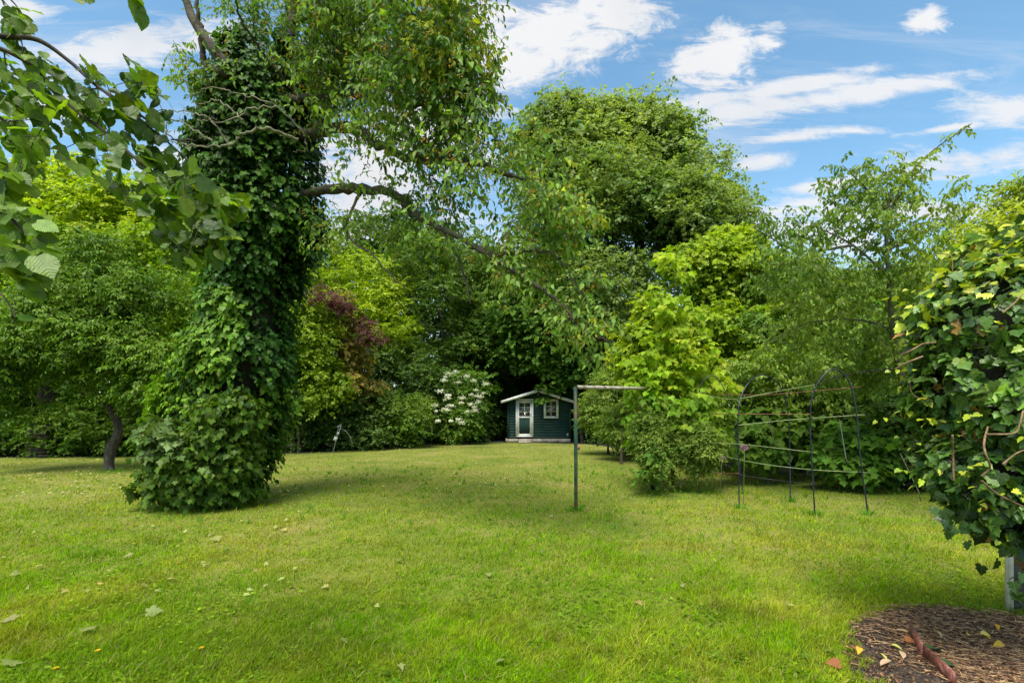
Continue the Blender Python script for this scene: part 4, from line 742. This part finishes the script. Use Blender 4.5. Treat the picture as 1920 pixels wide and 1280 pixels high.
# ================================================================== near ivy mound at right
ivb = G(1912, 1168); iv = thing('ivy_mound', ivb, 'thick glossy ivy mound with brown leaves growing over the pale wall end at right', 'ivy')
IL = [LO(1990, 500, 150, 110, 3.1, .5), LO(1985, 930, 110, 140, 2.85, .35), LO(1930, 600, 190, 130, 3.0, .55), LO(1860, 740, 120, 130, 3.0, .45), LO(1960, 800, 170, 160, 2.9, .5), LO(1880, 560, 120, 70, 3.1, .45), LO(1970, 520, 110, 80, 3.1, .45), LO(1825, 690, 80, 80, 3.1, .32), LO(2060, 640, 180, 220, 3.0, .6), LO(1860, 870, 110, 90, 2.9, .32), LO(1880, 930, 80, 75, 2.85, .25)]
lb = LB(); C = np.array([l[0] for l in IL]); Rr = np.array([l[1] for l in IL]); n = 29000; i = rng.choice(len(C), n, p=(Rr.prod(1)**.667)/(Rr.prod(1)**.667).sum()); v = unit(rnd(n))
P = C[i]+v*Rr[i]*rng.choice([1.0, .95, .86], n, p=[.55, .3, .15])[:, None]
ins = (np.sqrt((((P[:, None]-C[None])/Rr[None])**2).sum(2)) < .82).any(1); gp = fnoise(P, .16) > -.75; ok = ~ins & gp
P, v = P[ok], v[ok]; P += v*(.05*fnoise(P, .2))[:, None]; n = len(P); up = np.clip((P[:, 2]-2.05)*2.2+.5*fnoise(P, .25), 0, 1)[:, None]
dk = tints(P, [(.025, .08, .018), (.075, .17, .035)], .35, .2); yl = tints(P, [(.13, .25, .02), (.30, .42, .04)], .15, .3); col = np.where(rng.random((n, 1)) < up*.5, yl, dk)  # more yellow leaves higher up: light through the top leaves put into the colour
br = rng.random(n) < .025; col[br] = tints(P[br], [(.16, .05, .02), (.42, .24, .06)], .2); fresh = (rng.random(n) < .10); col[fresh] = tints(P[fresh], [(.08, .2, .02), (.16, .32, .03)], .15)
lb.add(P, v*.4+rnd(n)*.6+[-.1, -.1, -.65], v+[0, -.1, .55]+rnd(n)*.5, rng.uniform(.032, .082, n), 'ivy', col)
trail = np.vstack([np.array([W(x+rng.normal()*13, y+rng.normal()*13, 2.75+rng.normal()*.05) for _ in range(k)]) for x, y, k in ((1820, 900, 16), (1850, 960, 14), (1880, 970, 16), (1905, 1010, 16), (1915, 1090, 6), (1910, 1120, 4), (1800, 950, 9), (1780, 985, 8), (1830, 960, 8), (1860, 990, 9), (1880, 1010, 8), (1840, 930, 14), (1770, 940, 5), (1860, 930, 14), (1900, 960, 16), (1855, 1055, 3), (1800, 1020, 1), (1875, 1075, 1), (1900, 1000, 10), (1890, 900, 16), (1800, 900, 12))]); n = len(trail)
lb.add(trail, rnd(n)*.5+[0, 0, -.7], rnd(n)*.5+[0, -.7, .4], rng.uniform(.04, .075, n), 'ivy', tints(trail, [(.02, .06, .02), (.05, .13, .03)], .25, .25))
shoots = P[(rng.random(len(P)) < .012)]; n = len(shoots); sprays(shoots, np.array([-.7, -.1, .2])+rnd(n)*.4, np.array([0, -.3, 1.])+rnd(n)*.2, .2, 4, .045, 'ivy', [(.22, .35, .03), (.34, .44, .05)], lb, .15, .4)
lb.build('ivy_leaves', M_ivy, iv)
def vine(q, r, k=5, wob=0.): MB().tube(q, r, k, wob).build('vine', M_vine, iv, True)
for k in range(34):
    j = rng.integers(len(P)); a_ = P[j]; vv = v[j]; q = [a_-vv*.05]
    d = rnd(1)[0]*[1, .4, .8]+[0, 0, .2]
    for s in range(5): d = unit(d+rnd(1)[0]*.5); q.append(q[-1]+d*.07)
    vine(smooth_path(q, 4), rng.uniform(.0015, .004))
for q in ([(1915, 1060, 2.9), (1912, 1030, 2.9), (1900, 980, 2.88), (1915, 900, 2.85), (1900, 800, 2.8)], [(1935, 1090, 2.85), (1930, 1040, 2.85), (1945, 940, 2.8), (1930, 850, 2.8)], [(1925, 1070, 2.9), (1905, 1040, 2.85), (1880, 960, 2.8), (1880, 900, 2.8), (1870, 820, 2.8)]): vine(smooth_path([W(*a) for a in q], 8), .016, 10, .25)
for q in ([(1840, 892, 2.6), (1856, 876, 2.58), (1848, 850, 2.55), (1845, 830, 2.6), (1852, 800, 2.65)], [(1850, 814, 2.55), (1900, 812, 2.52), (1912, 795, 2.52), (1918, 770, 2.55)], [(1880, 870, 2.55), (1905, 850, 2.55), (1925, 842, 2.55)], [(1840, 900, 2.6), (1870, 925, 2.6), (1920, 950, 2.6)], [(1690, 665, 2.9), (1712, 655, 2.85), (1730, 645, 2.85), (1755, 642, 2.8)], [(1678, 692, 2.9), (1700, 680, 2.85), (1730, 668, 2.85)], [(1880, 586, 2.6), (1900, 570, 2.6), (1916, 552, 2.62)], [(1788, 900, 2.75), (1787, 860, 2.75), (1786, 815, 2.7)]): vine(smooth_path([W(*a) for a in q], 8), .0045, 7, .2)
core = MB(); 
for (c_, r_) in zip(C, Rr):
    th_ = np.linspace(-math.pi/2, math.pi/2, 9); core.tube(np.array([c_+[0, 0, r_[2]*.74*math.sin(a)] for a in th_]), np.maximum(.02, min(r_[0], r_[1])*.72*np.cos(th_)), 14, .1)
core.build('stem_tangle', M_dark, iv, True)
pz = G(1897, 1150); pil = thing('garden_wall', pz, 'pale painted garden wall end with grey rendered face beneath the ivy', 'wall')
MB().box((pz[0]-.02, pz[1]+.0, .26), (.04, .03, .52)).build('end_post', noisy('pale_paint', [(.3, (.42, .4, .27)), (.7, (.6, .57, .42))], 12, .8, .3), pil)
MB().box((pz[0]+.004+.9, pz[1]+.02, .25), (1.8, .03, .5)).build('wall_face', noisy('grey_render', [(.3, (.06, .06, .045)), (.55, (.13, .12, .10)), (.75, (.2, .19, .16))], 8, .95, .7, 45), pil)

# ================================================================== soil bed: edging, litter, fallen leaves
M_edge = noisy('rusty_edging', [(.3, (.05, .016, .01)), (.55, (.17, .05, .032)), (.7, (.3, .16, .12))], 30, .6, .15, 60, dist=.002)
ed = [((1708, 1200), (1730, 1240), 'reddish brown edging board with a lichen spot at its upper end in the soil bed'), ((1733, 1240), (1790, 1295), 'lower reddish edging board running out at the bottom of the soil bed')]
for a, b_, lab in ed:
    A0, B0 = G(*a), G(*b_); d = B0-A0; l = np.linalg.norm(d); o = MB().box((A0+B0)/2+[0, 0, .055], (l, .018, .105), rz=math.atan2(d[1], d[0]), ry=0).build('edging_board', M_edge); tag(o, lab, 'edging', 'edging boards in the soil bed')
n = 2600; px = rng.uniform(1560, 2050, n); py = rng.uniform(1140, 1310, n); Yg = CZ*F/(py-HY); P = np.column_stack([(px-HX)/F*Yg, Yg, np.full(n, .035)]); P = P[inpoly(P, bp_[:, :2])]
wgt = np.clip((P[:, 0]-2.35)/.7, .04, 1); P = P[rng.random(len(P)) < wgt]; mb = MB()
for q in P[:1700]:
    a_ = rng.normal(-.6, .3) if rng.random() < .7 else rng.uniform(0, 3.1); l = rng.uniform(.04, .2); d = np.array([math.cos(a_), math.sin(a_), rng.normal()*.12])*l; mb.tube([q-d/2, q+rnd(1)[0]*.006+[0, 0, .008], q+d/2], rng.uniform(.001, .003), 3)
tag(mb.build('straw', noisy('dry_straw', [(.35, (.06, .026, .012)), (.5, (.26, .14, .065)), (.62, (.52, .36, .18))], 30, .8, 0)), kind='stuff')
n = 9000; px = rng.uniform(1560, 2050, n); py = rng.uniform(1140, 1310, n); Yg = CZ*F/(py-HY); P = np.column_stack([(px-HX)/F*Yg, Yg, rng.uniform(.03, .045, n)]); P = P[inpoly(P, bp_[:, :2])]; lb = LB()
lb.add(P, rnd(len(P))*[1, 1, .3], np.array([0, 0, 1.])+rnd(len(P))*.8, rng.uniform(.006, .026, len(P))*rng.uniform(.4, 1, len(P)), 'quad', tints(P, [(.035, .018, .01), (.3, .17, .085)], .6, .03)); tag(lb.build('leaf_litter', M_litter, None), kind='stuff')
def fallen(P, size, cols, label, cat='leaf', group=None, tpl='ivy', nm='fallen_leaf', m=None, lift=.0):
    lb = LB(); P = np.array([P]); lb.add(P*0, rnd(1)*[1, 1, .08], np.array([0, 0, 1.])+rnd(1)*.35, size, tpl, tints(P, cols, .1)); o = lb.build(nm, m or M_litter, None)
    o.location = (float(P[0, 0]), float(P[0, 1]), float(P[0, 2]+lift)); tag(o, label, cat, group); return o
for px_, py_, s_2, c, lab in ((1812, 1188, .07, 0, 'bright yellow curled leaf on the straw in the soil bed'), (1840, 1187, .06, 1, 'second yellow leaf lying just right of the curled one'), (1612, 1213, .075, 0, 'orange yellow leaf at the left edge of the soil bed'), (1671, 1208, .06, 2, 'pale yellow oval leaf in the middle of the soil bed'), (1648, 1222, .08, 2, 'lime green yellow leaf left of the edging board'), (1690, 1220, .08, 3, 'pink buff leaf beside the edging board'), (1670, 1237, .09, 3, 'pale tan leaf near the lower soil bed'), (1703, 1185, .09, 3, 'upright tan dead leaf above the edging board'), (1696, 1197, .07, 4, 'glossy brown leaf touching the end of the edging board'), (1590, 1210, .06, 4, 'rust red leaf on the left rim of the soil'), (1880, 1205, .08, 0, 'yellow leaf far right in the straw'), (1838, 1188, .09, 2, 'broad dull yellow leaf on the straw'), (1737, 1258, .07, 3, 'pinkish leaf leaning on the lower edging board'), (1608, 1272, .08, 2, 'lime leaf on the bottom rim of the soil bed'), (1750, 1180, .08, 3, 'tan leaf among the straw above the boards'), (1868, 1170, .06, 0, 'small orange leaf by the wall end'), (1575, 1243, .08, 4, 'brown leaf on the lower left rim of the bed'), (1745, 1215, .1, 5, 'dark green ivy leaf right of the edging board'), (1772, 1243, .09, 5, 'dark green ivy leaf below the first one')):
    fallen(G(px_, py_, .058), s_2, {0: [(.5, .3, .03), (.6, .4, .05)], 1: [(.6, .42, .04), (.7, .5, .06)], 2: [(.45, .45, .08), (.6, .55, .15)], 3: [(.4, .27, .16), (.55, .4, .26)], 4: [(.22, .08, .03), (.35, .14, .06)], 5: [(.02, .07, .03), (.04, .11, .04)]}[c], lab, 'leaf', 'leaves fallen on the soil bed', 'cherry' if c in (0, 1, 2, 3) else 'ivyh')
# leaves and blossoms on the lawn
named = [(30, 1162, .11, 'large pale leaf on the grass near the lower left corner'), (275, 1152, .11, 'large pale grey green leaf on the grass right of the corner leaf'), (400, 1010, .12, 'curled pale leaf pair on the grass before the ivy tree'), (245, 1043, .09, 'pale leaf at left, behind the two big corner leaves'), (15, 1252, .1, 'greyish leaf lying in the very lower left corner'), (165, 1185, .09, 'half hidden green leaf between the two big corner leaves'), (745, 1135, .07, 'pale crumpled leaf in the middle of the lawn'), (745, 1052, .07, 'pale leaf on the lush patch of the mid lawn'), (1017, 1037, .07, 'grey green leaf on the dry patch before the green post'), (945, 1242, .07, 'pale leaf at the bottom middle of the lawn'), (640, 1202, .06, 'grey leaf on the lower left of mid lawn'), (1250, 972, .07, 'white grey leaf on the grass before the round shrub')]
for px_, py_, s_2, lab in named: fallen(G(px_, py_, .035), s_2, [(.16, .23, .11), (.26, .32, .18)], lab, 'leaf', 'leaves fallen on the lawn', 'maple', m=M_soft, lift=.018)
for k in range(110):
    while True:
        x = rng.uniform(0, 560) if rng.random() < .8 else rng.uniform(560, 1500); y = rng.uniform(872, 1120) if x < 560 else rng.uniform(845, 1260); q = G(x, y, .03)
        if inpoly(np.array([q]), lawn_poly)[0] and not (240 < x < 540 and y < 945): break
    yl = rng.random() < .2
    zone = ('under the left fruit tree' if x < 250 and y < 960 else 'left of the ivy tree' if x < 260 else 'in front of the ivy tree') if x < 560 else ('far back before the bushes' if y < 930 else 'in the open middle of the lawn' if x < 1060 else 'between the green post and the soil bed')
    fallen(q, rng.uniform(.035, .075), [(.25, .2, .06), (.45, .36, .12)] if yl else [(.17, .25, .10), (.32, .4, .2)], ('small yellowed leaf dropped on the grass ' if yl else 'small pale green leaf dropped on the grass ')+zone, 'leaf', ('yellowed leaves ' if yl else 'pale green leaves ')+zone, 'lobe', m=M_soft, lift=.016)
n = 1500; px = np.concatenate([rng.uniform(-100, 560, 1000), rng.uniform(950, 1200, 200), rng.uniform(560, 1000, 300)]); py = np.concatenate([rng.uniform(860, 935, 1000), rng.uniform(834, 850, 200), rng.uniform(840, 920, 300)]); Yg = CZ*F/(py-HY); P = np.column_stack([(px-HX)/F*Yg, Yg, rng.uniform(.035, .05, n)]); P = P[inpoly(P, lawn_poly)]; lb = LB()
lb.add(P, rnd(len(P))*[1, 1, .1], np.array([0, 0, 1.])+rnd(len(P))*.25, rng.uniform(.02, .07, len(P)), 'quad', tints(P, [(.25, .3, .12), (.55, .5, .3)], .2, .5)); tag(lb.build('scattered_petals', M_soft, None), kind='stuff')
for px_, py_, lab in ((183, 1219, 'yellow dandelion flower low in the lower left lawn'), (378, 1214, 'small yellow flower right of the lower left dandelion'), (334, 1055, 'tiny yellow flower on the mid left lawn'), (104, 1252, 'yellow flower near the bottom left corner')):
    c_ = G(px_, py_, .04); o = thing('dandelion', (c_[0], c_[1], 0), lab, 'flower', 'yellow flowers in the grass'); lb = LB(); n = 40; a_ = np.linspace(0, 20, n); D = np.column_stack([np.cos(a_), np.sin(a_), np.full(n, .3)])
    lb.add(np.repeat([c_], n, 0), D, np.array([0, 0, 1.])+rnd(n)*.1, rng.uniform(.012, .02, n), 'quad', tints(D, [(.6, .42, .01), (.7, .5, .02)], .05)); lb.build('flower_head', M_soft, o); MB().tube([c_, (c_[0], c_[1], 0)], .002, 4).build('stalk', M_cane, o)

# longer tufts the mower misses round posts, hoop feet and stems
tp_ = [(*G(1080, 958)[:2], .07, 70), (*G(1386, 953)[:2], .06, 45), (*G(1528, 967)[:2], .07, 60), (*G(1628, 966)[:2], .06, 45), (*G(1482, 941)[:2], .06, 40), (*G(1393, 926)[:2], .06, 30), (*G(205, 884)[:2], .25, 90), (*G(1262, 926)[:2], .6, 160), (*G(400, 944)[:2], .8, 260), (*G(1890, 1152)[:2], .15, 90)]
C_ = np.vstack([np.column_stack([x+rng.normal(size=k)*r, y+rng.normal(size=k)*r*.8, np.zeros(k)]) for x, y, r, k in tp_]); n = len(C_)
extra = np.column_stack([rng.uniform(-6, 6, 900), rng.uniform(3, 14, 900), np.zeros(900)]); extra = extra[inpoly(extra, lawn_poly) & ~inpoly(extra, bp_[:, :2])]; extra = np.repeat(extra[:260], 7, 0)+np.column_stack([rng.normal(size=(1820, 2))*.025, np.zeros(1820)])[:len(np.repeat(extra[:260], 7, 0))]
C_ = np.vstack([C_, extra]); n = len(C_); h = rng.uniform(.05, .12, n); w_ = np.maximum(.0025, .0006*C_[:, 1]); l_ = rnd(n)*[.45, .45, 0]
S = np.tile([1., 0, 0], (n, 1)); v = np.stack([C_-S*w_[:, None], C_+S*w_[:, None], C_+h[:, None]*([0, 0, .6]+l_*.4)+S*w_[:, None]*.7, C_+h[:, None]*([0, 0, .6]+l_*.4)-S*w_[:, None]*.7, C_+h[:, None]*([0, 0, 1.]+l_*1.3)], 1).reshape(-1, 3)
i = np.arange(n)[:, None]*5; c = np.array([.10, .24, .02])*rng.uniform(.6, 1.6, (n, 1))
tag(link_mesh('grass_tufts', v, [i+np.array([[0, 1, 2, 3]]), i+np.array([[3, 2, 4]])], M_grass, None, np.repeat(c, 5, 0)), kind='stuff')
